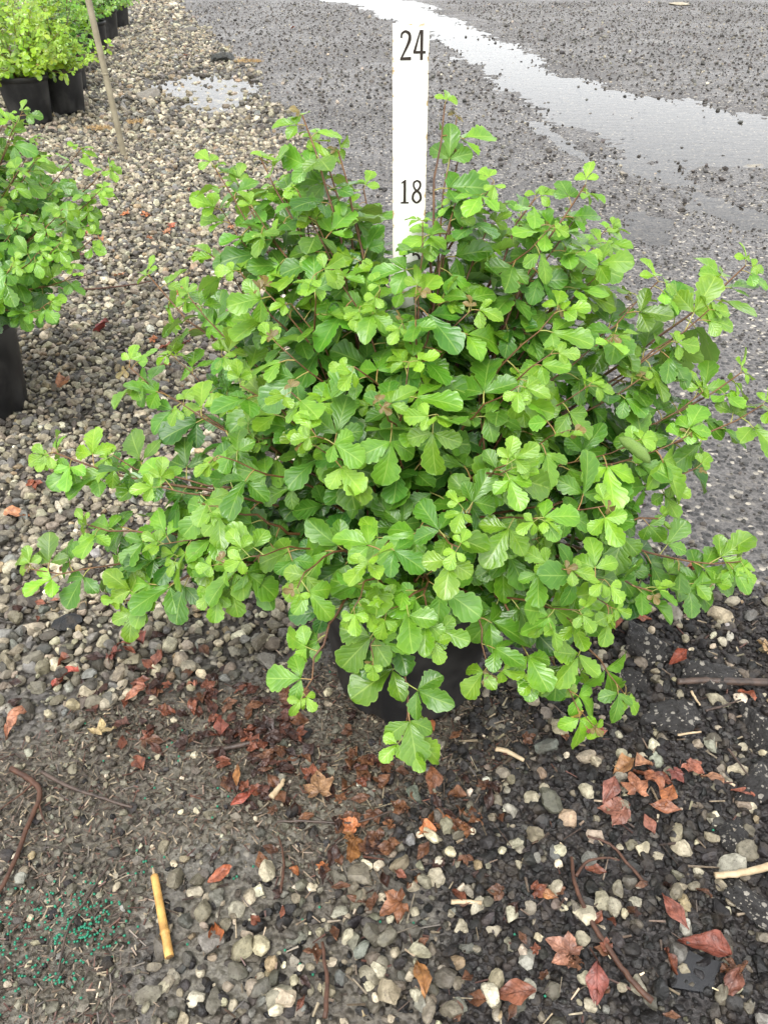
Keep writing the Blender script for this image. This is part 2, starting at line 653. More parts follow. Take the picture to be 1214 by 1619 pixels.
# ------------------------------------------------------------------ stones
def icosphere(sub):
    t = (1 + 5 ** 0.5) / 2
    v = [(-1, t, 0), (1, t, 0), (-1, -t, 0), (1, -t, 0), (0, -1, t), (0, 1, t), (0, -1, -t), (0, 1, -t), (t, 0, -1), (t, 0, 1), (-t, 0, -1), (-t, 0, 1)]
    f = [(0, 11, 5), (0, 5, 1), (0, 1, 7), (0, 7, 10), (0, 10, 11), (1, 5, 9), (5, 11, 4), (11, 10, 2), (10, 7, 6), (7, 1, 8),
         (3, 9, 4), (3, 4, 2), (3, 2, 6), (3, 6, 8), (3, 8, 9), (4, 9, 5), (2, 4, 11), (6, 2, 10), (8, 6, 7), (9, 8, 1)]
    v = [Vector(p).normalized() for p in v]
    for _ in range(sub):
        cache, nf = {}, []

        def mid(a, b):
            k = (min(a, b), max(a, b))
            if k not in cache:
                v.append((v[a] + v[b]).normalized())
                cache[k] = len(v) - 1
            return cache[k]
        for a, b, c in f:
            ab, bc, ca = mid(a, b), mid(b, c), mid(c, a)
            nf += [(a, ab, ca), (b, bc, ab), (c, ca, bc), (ab, bc, ca)]
        f = nf
    return np.array([tuple(p) for p in v]), np.array(f)


def rock_shapes(n, sub, rng, flat=0.7, cuts=9):
    base, f = icosphere(sub)
    out = []
    for _ in range(n):
        p = base.copy()
        for _k in range(cuts):
            nrm = rng.normal(size=3)
            nrm /= np.linalg.norm(nrm)
            d = rng.uniform(0.46, 0.84)
            over = np.clip(p @ nrm - d, 0, None)
            p -= over[:, None] * nrm
        p *= np.array([rng.uniform(0.85, 1.3), rng.uniform(0.7, 1.0), rng.uniform(0.5, 0.85) * flat / 0.7])
        if sub >= 2:
            o_ = rng.uniform(0, 50)
            p *= (1 + 0.30 * (fbm(p[:, 0] * 1.6 + o_, p[:, 1] * 1.6 + p[:, 2] * 1.9, 61) - 0.5) + 0.16 * (vnoise(p[:, 0] * 5 + o_, p[:, 1] * 5 + p[:, 2] * 6, 62) - 0.5))[:, None]
        p += rng.normal(size=p.shape) * (0.035 if sub < 2 else 0.014)
        out.append(p)
    return np.array(out), f


def rot_batch(n, rng, tilt=0.5):
    az = rng.uniform(0, 2 * np.pi, n)
    tx, ty = rng.normal(0, tilt, n), rng.normal(0, tilt, n)
    cz, sz = np.cos(az), np.sin(az)
    cx, sx, cy, sy = np.cos(tx), np.sin(tx), np.cos(ty), np.sin(ty)
    Z = np.zeros((n, 3, 3)); Z[:, 0, 0] = cz; Z[:, 0, 1] = -sz; Z[:, 1, 0] = sz; Z[:, 1, 1] = cz; Z[:, 2, 2] = 1
    X = np.zeros((n, 3, 3)); X[:, 0, 0] = 1; X[:, 1, 1] = cx; X[:, 1, 2] = -sx; X[:, 2, 1] = sx; X[:, 2, 2] = cx
    Y = np.zeros((n, 3, 3)); Y[:, 1, 1] = 1; Y[:, 0, 0] = cy; Y[:, 0, 2] = sy; Y[:, 2, 0] = -sy; Y[:, 2, 2] = cy
    return Z @ X @ Y


def batch_rocks(name, shapes, f, xy, r, col, lift, rng, mat, smooth=False, zoff=0.0):
    n = len(xy)
    k = rng.integers(0, len(shapes), n)
    R = rot_batch(n, rng)
    P = shapes[k] * r[:, None, None]
    P = np.einsum('nij,nvj->nvi', R, P)
    z = ground_z(xy[:, 0], xy[:, 1]) + r * lift + zoff
    P[:, :, 0] += xy[:, 0:1]
    P[:, :, 1] += xy[:, 1:2]
    P[:, :, 2] += z[:, None]
    nv = shapes.shape[1]
    FF = (f[None] + (np.arange(n) * nv)[:, None, None]).reshape(-1, 3)
    tint = np.repeat(col, nv, axis=0)
    me = mesh_from(name, P.reshape(-1, 3), [FF], mats=[mat], tint=tint, smooth=smooth)
    return link(name, me, parent=GROUND, kind='stuff')


def jitter(x0, x1, y0, y1, step, rng):
    xs, ys = np.arange(x0, x1, step), np.arange(y0, y1, step)
    X, Y = np.meshgrid(xs, ys)
    p = np.stack([X.ravel(), Y.ravel()], -1) + rng.uniform(-0.5, 0.5, (X.size, 2)) * step
    px, py, d = project(np.concatenate([p, np.zeros((len(p), 1))], 1))
    m = (d > 0.1) & (px > -330) & (px < PW + 330) & (py > -30) & (py < PH + 260)
    return p[m]


def palette(n, cols, wts, rng, jit=0.22):
    k = rng.choice(len(cols), n, p=np.array(wts) / sum(wts))
    c = np.array(cols)[k]
    return np.clip(c * rng.lognormal(0, jit, (n, 1)) * rng.normal(1, 0.03, (n, 3)), 0.008, 0.75)


LIME = [(0.31, 0.272, 0.200), (0.20, 0.176, 0.134), (0.46, 0.41, 0.305), (0.085, 0.077, 0.064), (0.30, 0.23, 0.145), (0.20, 0.195, 0.18), (0.56, 0.51, 0.39)]
LIME_W = [5, 5.5, 3.4, 4.5, 1.0, 2.4, 1.0]
TAR = [(0.016, 0.015, 0.015), (0.027, 0.025, 0.025), (0.046, 0.042, 0.040)]
rs1, f1 = rock_shapes(40, 1, RNG, cuts=7)
rs0, f0 = rock_shapes(30, 0, RNG, cuts=3)
rs2, f2 = rock_shapes(26, 2, RNG, cuts=8)

# pale crushed limestone, two sizes near, one size further off
p = jitter(-2.2, 0.8, 0.3, 2.3, 0.0150, RNG)
g_, m_, x_, c_ = zones(p[:, 0], p[:, 1])
keep = RNG.uniform(size=len(p)) < np.clip(g_ - m_ * 0.85, 0, 1)
p = p[keep]
r = np.clip(RNG.lognormal(math.log(0.0088), 0.36, len(p)), 0.0035, 0.0175)
batch_rocks('gravel', rs1, f1, p, r, palette(len(p), LIME, LIME_W, RNG), 0.35, RNG, MAT['rock_mass'])
p = jitter(-3.6, 0.6, 2.3, 4.6, 0.0195, RNG)
g_, m_, x_, c_ = zones(p[:, 0], p[:, 1])
p = p[RNG.uniform(size=len(p)) < g_]
r = np.clip(RNG.lognormal(math.log(0.0115), 0.33, len(p)), 0.005, 0.02)
batch_rocks('gravel', rs0, f0, p, r, palette(len(p), LIME, LIME_W, RNG), 0.40, RNG, MAT['rock_mass'])
p = jitter(-5.2, 0.4, 4.6, 9.5, 0.034, RNG)
g_, m_, x_, c_ = zones(p[:, 0], p[:, 1])
g_ = g_ * (1 - 0.50 * sstep(-0.12, 0.02, sdist(p[:, 0], p[:, 1], P_LEFT) + 0.3 * (fbm(p[:, 0] * 4, p[:, 1] * 4, 33) - 0.5)))
p = p[RNG.uniform(size=len(p)) < g_]
r = np.clip(RNG.lognormal(math.log(0.016), 0.35, len(p)), 0.007, 0.03)
batch_rocks('gravel', rs0, f0, p, r, palette(len(p), LIME, LIME_W, RNG), 0.30, RNG, MAT['rock_mass'])

p = jitter(-6.0, 0.0, 9.5, 14.0, 0.055, RNG)
g_, m_, x_, c_ = zones(p[:, 0], p[:, 1])
p = p[RNG.uniform(size=len(p)) < g_]
r = np.clip(RNG.lognormal(math.log(0.022), 0.35, len(p)), 0.01, 0.04)
batch_rocks('gravel', rs0, f0, p, r, palette(len(p), LIME, LIME_W, RNG), 0.25, RNG, MAT['rock_mass'])

# black asphalt crumbs, with pale stones among them
p = jitter(-0.9, 1.3, 0.25, 1.5, 0.0088, RNG)
g_, m_, x_, c_ = zones(p[:, 0], p[:, 1])
keep = RNG.uniform(size=len(p)) < np.clip(np.maximum(c_ * (1 - 0.5 * x_), x_ * 0.3) + m_ * 0.06 - g_ * 0.8, 0, 1)
p = p[keep]
r = np.clip(RNG.lognormal(math.log(0.0050), 0.40, len(p)), 0.002, 0.013)
batch_rocks('asphalt_crumbs', rs1, f1, p, r, palette(len(p), TAR + [(0.16, 0.14, 0.11)], [5, 5, 3, 0.8], RNG, 0.3), 0.4, RNG, MAT['rock_mass'])
p = jitter(-0.9, 1.3, 0.25, 1.5, 0.019, RNG)
g_, m_, x_, c_ = zones(p[:, 0], p[:, 1])
keep = RNG.uniform(size=len(p)) < np.clip(np.maximum(c_ * 0.30, x_ * 1.0) + m_ * 0.18 - g_, 0, 1)
p = p[keep]
r = np.clip(RNG.lognormal(math.log(0.0066), 0.45, len(p)), 0.0028, 0.0145) * np.where(zones(p[:, 0], p[:, 1])[1] > 0.5, 0.6, 1.0)
batch_rocks('gravel', rs1, f1, p, r, palette(len(p), LIME + [(0.55, 0.48, 0.36)], LIME_W + [2], RNG), 0.5, RNG, MAT['rock_mass'], zoff=0.002)
p = jitter(-1.0, 0.6, 0.25, 1.15, 0.0072, RNG)
g_, m_, x_, c_ = zones(p[:, 0], p[:, 1])
w_ = np.clip(m_ * 0.85 + 0.6 * (1 - np.clip(g_ + m_ + x_ + c_, 0, 1)) + 0.35 * g_ * m_, 0, 1) * (0.35 + 0.9 * fbm(p[:, 0] * 14, p[:, 1] * 14, 90))
p = p[RNG.uniform(size=len(p)) < w_]
r = np.clip(RNG.lognormal(math.log(0.0028), 0.48, len(p)), 0.0012, 0.009)
batch_rocks('silt_grit', rs0, f0, p, r, palette(len(p), [(0.10, 0.092, 0.072), (0.17, 0.158, 0.125), (0.045, 0.039, 0.031), (0.30, 0.27, 0.20)], [5, 5, 4, 1], RNG, 0.3), 0.45, RNG, MAT['rock_mass'])
# loose grit on the road
p = jitter(-0.6, 2.4, 1.0, 3.2, 0.0165, RNG)
g_, m_, x_, c_ = zones(p[:, 0], p[:, 1])
dens = 0.6 * fbm(p[:, 0] * 6, p[:, 1] * 6, 77) + 0.10
keep = RNG.uniform(size=len(p)) < np.clip(dens * (1 - g_) * (1 - c_), 0, 1)
p = p[keep]
r = np.clip(RNG.lognormal(math.log(0.0034), 0.38, len(p)), 0.0016, 0.009)
ROADC = [(0.05, 0.047, 0.044), (0.09, 0.084, 0.078), (0.15, 0.137, 0.122), (0.36, 0.32, 0.25)]
batch_rocks('road_grit', rs0, f0, p, r, palette(len(p), ROADC, [5, 5, 2.5, 0.8], RNG, 0.25), 0.35, RNG, MAT['rock_mass'])
p = jitter(-1.2, 3.2, 3.2, 5.4, 0.024, RNG)
g_, m_, x_, c_ = zones(p[:, 0], p[:, 1])
dens = (0.6 * fbm(p[:, 0] * 4, p[:, 1] * 4, 79) + 0.1) * (1 - sstep(-0.25, -0.05, sdist(p[:, 0], p[:, 1], P_MAIN)))
p = p[RNG.uniform(size=len(p)) < np.clip(dens * (1 - g_), 0, 1)]
r = np.clip(RNG.lognormal(math.log(0.0044), 0.38, len(p)), 0.002, 0.010)
batch_rocks('road_grit', rs0, f0, p, r, palette(len(p), ROADC, [5, 5, 2.5, 0.8], RNG, 0.25), 0.35, RNG, MAT['rock_mass'])
p = jitter(-4.0, 8.5, 5.4, 12.5, 0.050, RNG)
g_, m_, x_, c_ = zones(p[:, 0], p[:, 1])
dp = sdist(p[:, 0], p[:, 1], P_MAIN)
dens = (0.9 * fbm(p[:, 0] * 2.5, p[:, 1] * 2.5, 81) + 0.15) * (1 - sstep(-0.30, -0.02, dp)) + 0.10 * (dp > -0.3) * (fbm(p[:, 0] * 3, p[:, 1] * 3, 82) > 0.55)
p = p[RNG.uniform(size=len(p)) < np.clip(dens * (1 - g_), 0, 1)]
r = np.clip(RNG.lognormal(math.log(0.0078), 0.42, len(p)), 0.004, 0.03)
batch_rocks('road_grit', rs0, f0, p, r, palette(len(p), ROADC, [5, 5, 3.5, 1.0], RNG, 0.3), 0.30, RNG, MAT['rock_mass'])
p = jitter(-3.0, 5.0, 3.2, 9.0, 0.042, RNG)
g_, m_, x_, c_ = zones(p[:, 0], p[:, 1])
dp = sdist(p[:, 0], p[:, 1], P_MAIN)
dens = 0.10 + 0.42 * np.exp(-np.abs(dp + 0.15) / 0.22) * fbm(p[:, 0] * 4, p[:, 1] * 4, 78) + 0.03 * (dp > 0)
keep = RNG.uniform(size=len(p)) < np.clip(dens * (1 - g_), 0, 1)
p = p[keep]
r = np.clip(RNG.lognormal(math.log(0.0075), 0.42, len(p)), 0.0035, 0.02)
batch_rocks('road_grit', rs0, f0, p, r, palette(len(p), ROADC, [6, 5, 2, 0.4], RNG, 0.25), 0.45, RNG, MAT['rock_mass'])

# the stones one can pick apart: objects of their own
rock_meshes = []
for i in range(len(rs2)):
    rock_meshes.append(mesh_from('stone', rs2[i], [f2], mats=[MAT['rock']], smooth=True))
    a = rock_meshes[-1]
    try:
        a.set_sharp_from_angle(angle=math.radians(22))
    except Exception:
        pass


def stone(x, y, r, col, lift=0.35, rng=RNG):
    o = link('stone', rock_meshes[int(rng.integers(len(rock_meshes)))], parent=GROUND)
    z = float(ground_z(np.array([x]), np.array([y]))[0])
    o.location = (x, y, z + r * lift)
    o.rotation_euler = (rng.normal(0, 0.35), rng.normal(0, 0.35), rng.uniform(0, 6.28))
    o.scale = (r, r, r)
    o.color = (*[float(c) * 0.80 for c in col], 1)
    return o


BEIGE = (0.55, 0.49, 0.37)
for px, py, d, c in [(689, 1391, 40, BEIGE), (805, 1285, 38, (0.45, 0.42, 0.36)), (1012, 1345, 40, (0.52, 0.46, 0.33)), (1040, 1356, 28, BEIGE), (1068, 1320, 38, (0.45, 0.40, 0.28)),
                     (1073, 1338, 30, (0.42, 0.37, 0.27)), (727, 1470, 40, BEIGE), (833, 1522, 38, (0.42, 0.41, 0.36)), (804, 1497, 30, (0.36, 0.34, 0.26)), (840, 1266, 36, BEIGE),
                     (800, 1250, 20, (0.45, 0.42, 0.34)), (1122, 1179, 42, (0.42, 0.42, 0.34)), (1014, 1203, 30, BEIGE), (1034, 1204, 34, (0.40, 0.42, 0.33)), (895, 1300, 42, (0.55, 0.40, 0.28)),
                     (1125, 1300, 30, (0.56, 0.52, 0.42)), (1130, 1110, 38, (0.42, 0.38, 0.28)), (1170, 1185, 26, BEIGE), (1155, 1372, 44, (0.45, 0.43, 0.36)), (655, 1258, 46, (0.16, 0.18, 0.14)),
                     (860, 1250, 26, BEIGE), (966, 1436, 40, (0.48, 0.44, 0.34)), (889, 1437, 24, (0.55, 0.50, 0.36)), (715, 1446, 24, BEIGE), (822, 1343, 26, (0.42, 0.38, 0.30)),
                     (838, 1440, 34, (0.34, 0.30, 0.24)), (1008, 1562, 40, (0.50, 0.46, 0.36)), (782, 1475, 26, BEIGE), (735, 1500, 22, (0.5, 0.47, 0.38)), (830, 1568, 36, (0.5, 0.48, 0.4)),
                     (935, 1590, 24, BEIGE), (620, 1565, 32, BEIGE), (665, 1590, 40, (0.34, 0.33, 0.28)), (610, 1480, 40, (0.28, 0.26, 0.2)), (1085, 1470, 30, (0.55, 0.53, 0.46)),
                     (1005, 1430, 24, (0.6, 0.56, 0.45)), (978, 1230, 30, (0.4, 0.36, 0.3)), (950, 1040, 30, BEIGE), (985, 1045, 34, (0.5, 0.42, 0.32)), (1075, 1100, 24, BEIGE), (1140, 980, 46, (0.5, 0.42, 0.3)),
                     (1068, 975, 40, (0.42, 0.39, 0.33)), (1150, 1010, 26, (0.5, 0.47, 0.4)), (700, 1550, 44, (0.2, 0.18, 0.15)),
                     (385, 1505, 48, (0.44, 0.40, 0.27)), (440, 1585, 48, (0.42, 0.39, 0.30)), (375, 1440, 36, (0.60, 0.56, 0.44)), (342, 1425, 34, (0.30, 0.29, 0.25)), (295, 1460, 40, (0.16, 0.16, 0.14)),
                     (275, 1548, 26, (0.55, 0.50, 0.40)), (235, 1575, 44, (0.34, 0.32, 0.25)), (290, 1612, 32, (0.55, 0.47, 0.33)), (340, 1585, 40, (0.24, 0.22, 0.18)), (377, 1540, 40, (0.26, 0.25, 0.2)),
                     (410, 1562, 48, (0.2, 0.19, 0.16)), (428, 1542, 26, (0.42, 0.35, 0.22)), (465, 1520, 24, (0.55, 0.5, 0.42)), (535, 1445, 38, (0.52, 0.50, 0.40)), (585, 1545, 42, (0.40, 0.36, 0.27)),
                     (535, 1395, 36, (0.33, 0.31, 0.25)), (560, 1493, 34, (0.34, 0.33, 0.26)), (470, 1485, 34, (0.26, 0.26, 0.21)), (540, 1550, 34, (0.2, 0.21, 0.2)), (480, 1400, 30, (0.3, 0.29, 0.22)),
                     (292, 1360, 26, (0.5, 0.42, 0.28)), (332, 1380, 24, (0.26, 0.26, 0.24)), (315, 1395, 32, (0.24, 0.22, 0.16)), (260, 1340, 26, (0.40, 0.35, 0.25)), (332, 1290, 24, (0.38, 0.34, 0.25)),
                     (585, 1260, 22, (0.4, 0.4, 0.34)), (143, 1072, 36, (0.36, 0.36, 0.34)), (215, 1047, 36, (0.45, 0.40, 0.28)), (118, 1118, 30, (0.52, 0.44, 0.28)), (20, 1123, 30, (0.52, 0.49, 0.42)),
                     (125, 1148, 36, (0.40, 0.36, 0.28)), (60, 1090, 36, (0.28, 0.26, 0.2)), (55, 1050, 36, (0.34, 0.31, 0.25)), (390, 1095, 26, (0.3, 0.29, 0.26)), (335, 1082, 32, (0.45, 0.38, 0.27)),
                     (70, 1030, 30, (0.12, 0.12, 0.11)), (107, 990, 46, (0.035, 0.037, 0.042))]:
    x, y = gp(px, py)
    dd = math.hypot(math.hypot(x, y), CAM_H) * 0.97
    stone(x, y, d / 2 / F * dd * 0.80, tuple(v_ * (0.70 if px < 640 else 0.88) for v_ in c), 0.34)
cand = jitter(-0.95, 1.1, 0.3, 1.35, 0.052, RNG)
pxs, pys, ds = project(np.concatenate([cand, np.zeros((len(cand), 1))], 1))
okm = (pxs > 0) & (pxs < PW) & (pys > 560) & (pys < PH)
cand = cand[okm]
g_, m_, x_, c_ = zones(cand[:, 0], cand[:, 1])
wgt = np.clip(g_ + x_ * 0.9 + c_ * 0.55 - m_ * 0.8, 0, 1)
cand = cand[RNG.uniform(size=len(cand)) < wgt]
RNG.shuffle(cand)
for x, y in cand[:215]:
    if math.hypot(x - 0.033, y - 0.82) < 0.14:
        continue
    stone(float(x), float(y), float(np.clip(RNG.lognormal(math.log(0.0105), 0.30), 0.0065, 0.019)), palette(1, LIME, LIME_W, RNG)[0], 0.55)

# broken lumps of old asphalt, each a thing of its own
def asphalt_mat():
    M = NT('asphalt_lump')
    o = M.obj()
    wv = M.n('VectorMath', operation='MULTIPLY_ADD')
    M.t.links.new(M.noise(9, 3, 0.6, o, out=1), wv.inputs[0])
    wv.inputs[1].default_value = (0.16, 0.16, 0.16)
    M.t.links.new(o, wv.inputs[2])
    o = wv.outputs[0]
    vd = M.voro(4.2, o)
    vc = M.n('SeparateColor')
    M.t.links.new(M.voro(4.2, o, out='Color'), vc.inputs[0])
    sel = M.math('MULTIPLY', M.rng(vc.outputs[0], 0.50, 0.54), M.math('LESS_THAN', vd, M.math('MULTIPLY_ADD', vc.outputs[2], 0.34, 0.12)))
    vs2 = M.n('SeparateColor')
    M.t.links.new(M.voro(10, o, out='Color'), vs2.inputs[0])
    sel = M.math('MAXIMUM', sel, M.math('MULTIPLY', M.rng(vs2.outputs[0], 0.70, 0.73), M.math('LESS_THAN', M.voro(10, o), M.math('MULTIPLY_ADD', vs2.outputs[2], 0.34, 0.10))))
    nz = M.noise(14, 4, 0.65, o)
    col = M.mix(sel, M.mix(nz, (0.016, 0.015, 0.015), (0.075, 0.069, 0.064)), M.mix(vc.outputs[1], (0.30, 0.28, 0.24), (0.55, 0.5, 0.42)))
    h = M.math('ADD', M.math('MULTIPLY', nz, 1.0), M.math('MULTIPLY', M.rng(vd, 0, 0.6, 1, 0), 0.7))
    return M.done(M.pbr(col, M.rng(nz, 0.3, 0.7, 0.28, 0.6), 0.5, M.bump(h, 1.0, 0.008)))


MAT['asphalt'] = asphalt_mat()
rs3, f3 = rock_shapes(6, 3, RNG, cuts=12)
lump_meshes = []
for i in range(6):
    p3 = rs3[i].copy()
    nn = fbm(p3[:, 0] * 3 + 9, p3[:, 1] * 3 + p3[:, 2] * 2.3 + 5, 50 + i, 3) - 0.5
    p3 *= (1 + 0.5 * nn + 0.34 * (fbm(p3[:, 0] * 6 + 3, p3[:, 1] * 6 + p3[:, 2] * 7 + 2, 150 + i, 2) - 0.5))[:, None]
    lump_meshes.append(mesh_from('asphalt_lump', p3, [f3], mats=[MAT['asphalt']]))
for i, (px, py, d, lab) in enumerate([
        (1062, 1135, 95, 'knobbly lump of old asphalt full of white chips below the grey stick'),
        (1200, 1160, 80, 'big black asphalt lump at the end of the grey stick'),
        (1120, 1075, 85, 'rough dark asphalt lump above the grey stick'),
        (1010, 1035, 85, 'black asphalt lump with pale chips under the shrub leaves'),
        (1195, 1245, 80, 'low asphalt lump speckled with small white stones beside fallen leaves'),
        (1000, 1085, 60, 'small asphalt lump half hidden by drooping leaves'),
        (1160, 1330, 60, 'black asphalt lump near the pale broken stick'),
        (1190, 1440, 90, 'flat asphalt slab set with white chips under the pale broken stick')]):
    x, y = gp(px, py)
    dd = math.hypot(math.hypot(x, y), CAM_H)
    o = link('asphalt_lump', lump_meshes[i % 6], label=lab, cat='asphalt lump', group='broken asphalt lumps')
    s = d / 2 / F * dd * 0.95
    o.scale = (s, s * 0.85, s * (0.45 if i == 7 else 0.9))
    o.location = (x, y, s * 0.22)
    o.rotation_euler = (0, 0, i * 1.7)

# flat wet slate-like flake at the lower right
M = NT('wet_flake')
MAT['flake'] = M.done(M.pbr(M.mix(M.noise(60, 3, 0.6), (0.008, 0.008, 0.010), (0.022, 0.023, 0.026)), 0.22, 0.5, M.bump(M.noise(220, 3, 0.6), 0.4, 0.002)))
fx, fy = gp(1095, 1540)
ang = [i / 9 * 2 * math.pi for i in range(9)]
rr = [1.1, 0.7, 1.05, 0.8, 0.65, 1.0, 0.85, 1.2, 0.75]
V = [(0.036 * r_ * math.cos(a_), 0.021 * r_ * math.sin(a_), z_) for z_ in (0, 0.006) for a_, r_ in zip(ang, rr)]
Fq = [(i, (i + 1) % 9, 9 + (i + 1) % 9, 9 + i) for i in range(9)]
me = bpy.data.meshes.new('shingle_flake')
me.from_pydata(V, [], Fq + [tuple(range(9, 18)), tuple(range(8, -1, -1))])
me.materials.append(MAT['flake'])
o = link('shingle_flake', me, label='flat wet black flake of roofing among the crumbs beside curled red leaves', cat='flake')
o.location = (fx, fy, 0.001)
o.rotation_euler = (0.03, -0.05, 0.25)

# mulch slivers and needles (stuff)
def slivers(name, p, L, W, cols, wts, rng, zoff=0.004, parent=GROUND):
    n = len(p)
    box = np.array([(-1, -1, 0), (1, -0.5, 0), (1, 0.6, 0), (-1, 1, 0), (-1, -0.8, 1), (1, -0.4, 1), (1, 0.5, 1), (-1, 0.8, 1)], float)
    fq = np.array([(0, 3, 2, 1), (4, 5, 6, 7), (0, 1, 5, 4), (1, 2, 6, 5), (2, 3, 7, 6), (3, 0, 4, 7)])
    P = np.repeat(box[None], n, 0)
    P[:, :, 0] *= L[:, None] / 2
    P[:, :, 1] *= W[:, None] / 2
    P[:, :, 2] *= W[:, None] * 0.5
    P[:, 1:3, 2] += 0
    P = np.einsum('nij,nvj->nvi', rot_batch(n, rng, 0.18), P)
    P[:, :, 0] += p[:, 0:1]
    P[:, :, 1] += p[:, 1:2]
    P[:, :, 2] += (ground_z(p[:, 0], p[:, 1]) + zoff)[:, None]
    FF = (fq[None] + (np.arange(n) * 8)[:, None, None]).reshape(-1, 4)
    c = palette(n, cols, wts, rng, 0.3)
    me = mesh_from(name, P.reshape(-1, 3), [FF], mats=[MAT['sliver']], tint=np.repeat(c, 8, 0), smooth=False)
    return link(name, me, parent=parent, kind='stuff')


WOOD = [(0.10, 0.072, 0.050), (0.045, 0.030, 0.022), (0.20, 0.155, 0.105), (0.36, 0.29, 0.19), (0.09, 0.04, 0.028)]
p = jitter(-1.0, 0.5, 0.25, 1.1, 0.0068, RNG)
g_, m_, x_, c_ = zones(p[:, 0], p[:, 1])
dpot = np.hypot(p[:, 0] - 0.033, p[:, 1] - 0.82)
keep = (RNG.uniform(size=len(p)) < np.clip(m_ * 0.85 + 0.25 * (dpot < 0.24), 0, 1)) & (dpot > 0.10)
p = p[keep]
slivers('mulch', p, np.clip(RNG.lognormal(math.log(0.008), 0.5, len(p)), 0.003, 0.028), RNG.uniform(0.0009, 0.0026, len(p)), WOOD, [5, 5, 4, 0.5, 2.0], RNG)
p = jitter(-0.9, 1.2, 0.25, 1.2, 0.022, RNG)
g_, m_, x_, c_ = zones(p[:, 0], p[:, 1])
p = p[RNG.uniform(size=len(p)) < np.clip(c_ * 0.4 + x_ * 0.5, 0, 1)]
slivers('mulch', p, np.clip(RNG.lognormal(math.log(0.014), 0.5, len(p)), 0.005, 0.05), RNG.uniform(0.0012, 0.0035, len(p)), WOOD, [4, 4, 4, 2.0, 4], RNG, 0.008)

# green slow-release fertiliser beads (stuff)
M = NT('fertilizer_bead')
MAT['bead'] = M.done(M.pbr(M.mix(M.rng(M.noise(90), 0.4, 0.6), (0.012, 0.13, 0.075), (0.02, 0.22, 0.12)), 0.4, 0.4))
bp = []
for cx, cy, sx, sy, n in [(130, 1470, 34, 20, 150), (80, 1460, 60, 40, 130), (60, 1530, 50, 26, 60), (150, 1430, 30, 22, 50), (220, 1385, 14, 14, 14), (20, 1470, 30, 40, 40),
                          (300, 1300, 200, 140, 60), (90, 1545, 20, 10, 30), (500, 1400, 200, 150, 22), (800, 1250, 180, 160, 14), (240, 1200, 60, 20, 12)]:
    for _ in range(int(n * 0.62)):
        bp.append(gp(RNG.normal(cx, sx), min(RNG.normal(cy, sy), 1700)))
bp = np.array(bp)
bs, bf = icosphere(1)
batch_rocks('fertilizer_beads', bs[None], bf, bp, np.full(len(bp), 0.0016), np.tile((0.02, 0.3, 0.15), (len(bp), 1)), 1.0, RNG, MAT['bead'], smooth=True, zoff=0.0035)

# ------------------------------------------------------------------ leaves
def leaflet(L, W, nv, nu, fold, curl, rip, rng, peak=0.60, teeth=3, tooth=0.10, sharp=False, crumple=0.0):
    """one leaflet along +y: wedge-shaped base, rounded scalloped end"""
    vs = 1 - (1 - np.linspace(0, 1, nv + 1)) ** 1.35
    us = np.linspace(-1, 1, nu + 1)
    ph1, ph2, ph3 = rng.uniform(0, 6.28, 3)
    V, UV = [], []
    for v in vs:
        g = (v / peak) ** 0.92 if v < peak else max(1 - ((v - peak) / (1 - peak)) ** 2.3, 0.0) ** 0.55
        if sharp and v >= peak:
            g = (1 - ((v - peak) / (1 - peak)) ** 1.25) ** 0.95
        if v < peak:
            g = g * (1 - 0.10 * (1 - g)) + 0.12 * g * (1 - g)
        tt = float(sstep(0.28, 0.46, v))
        w = max(W / 2 * g, W * 0.012)
        for u in us:
            sc = 1 + tooth * tt * abs(u) ** 2 * (math.sqrt(abs(math.sin(math.pi * (v - 0.30) / 0.70 * (teeth + 0.5) + (0.4 if u > 0 else 0.0)))) - 0.75)
            x = u * w * sc
            y = L * (v - 0.05 * abs(u) * tt * (1 - v))
            z = fold * abs(x) - curl * L * v * v + rip * L * abs(u) * math.sin(6 * v + ph1 + (2.2 if u > 0 else 0)) + 0.6 * rip * L * u * math.sin(4 * v + ph2)
            if crumple:
                z += crumple * L * (vnoise(np.array([u * 2.2 + ph1]), np.array([v * 4.5 + ph2]), 4)[0] - 0.5) + 0.5 * crumple * L * (vnoise(np.array([u * 5 + ph2]), np.array([v * 9 + ph3]), 5)[0] - 0.5)
            V.append((x + 0.03 * L * math.sin(2.5 * v + ph3) * v, y, z))
            UV.append(((u + 1) / 2, v))
    k = nu + 1
    q = [(i * k + j, i * k + j + 1, (i + 1) * k + j + 1, (i + 1) * k + j) for i in range(nv) for j in range(nu)]
    return np.array(V), np.array(q), np.array(UV)


def rotm(axis, a):
    return np.array(Matrix.Rotation(a, 3, axis))


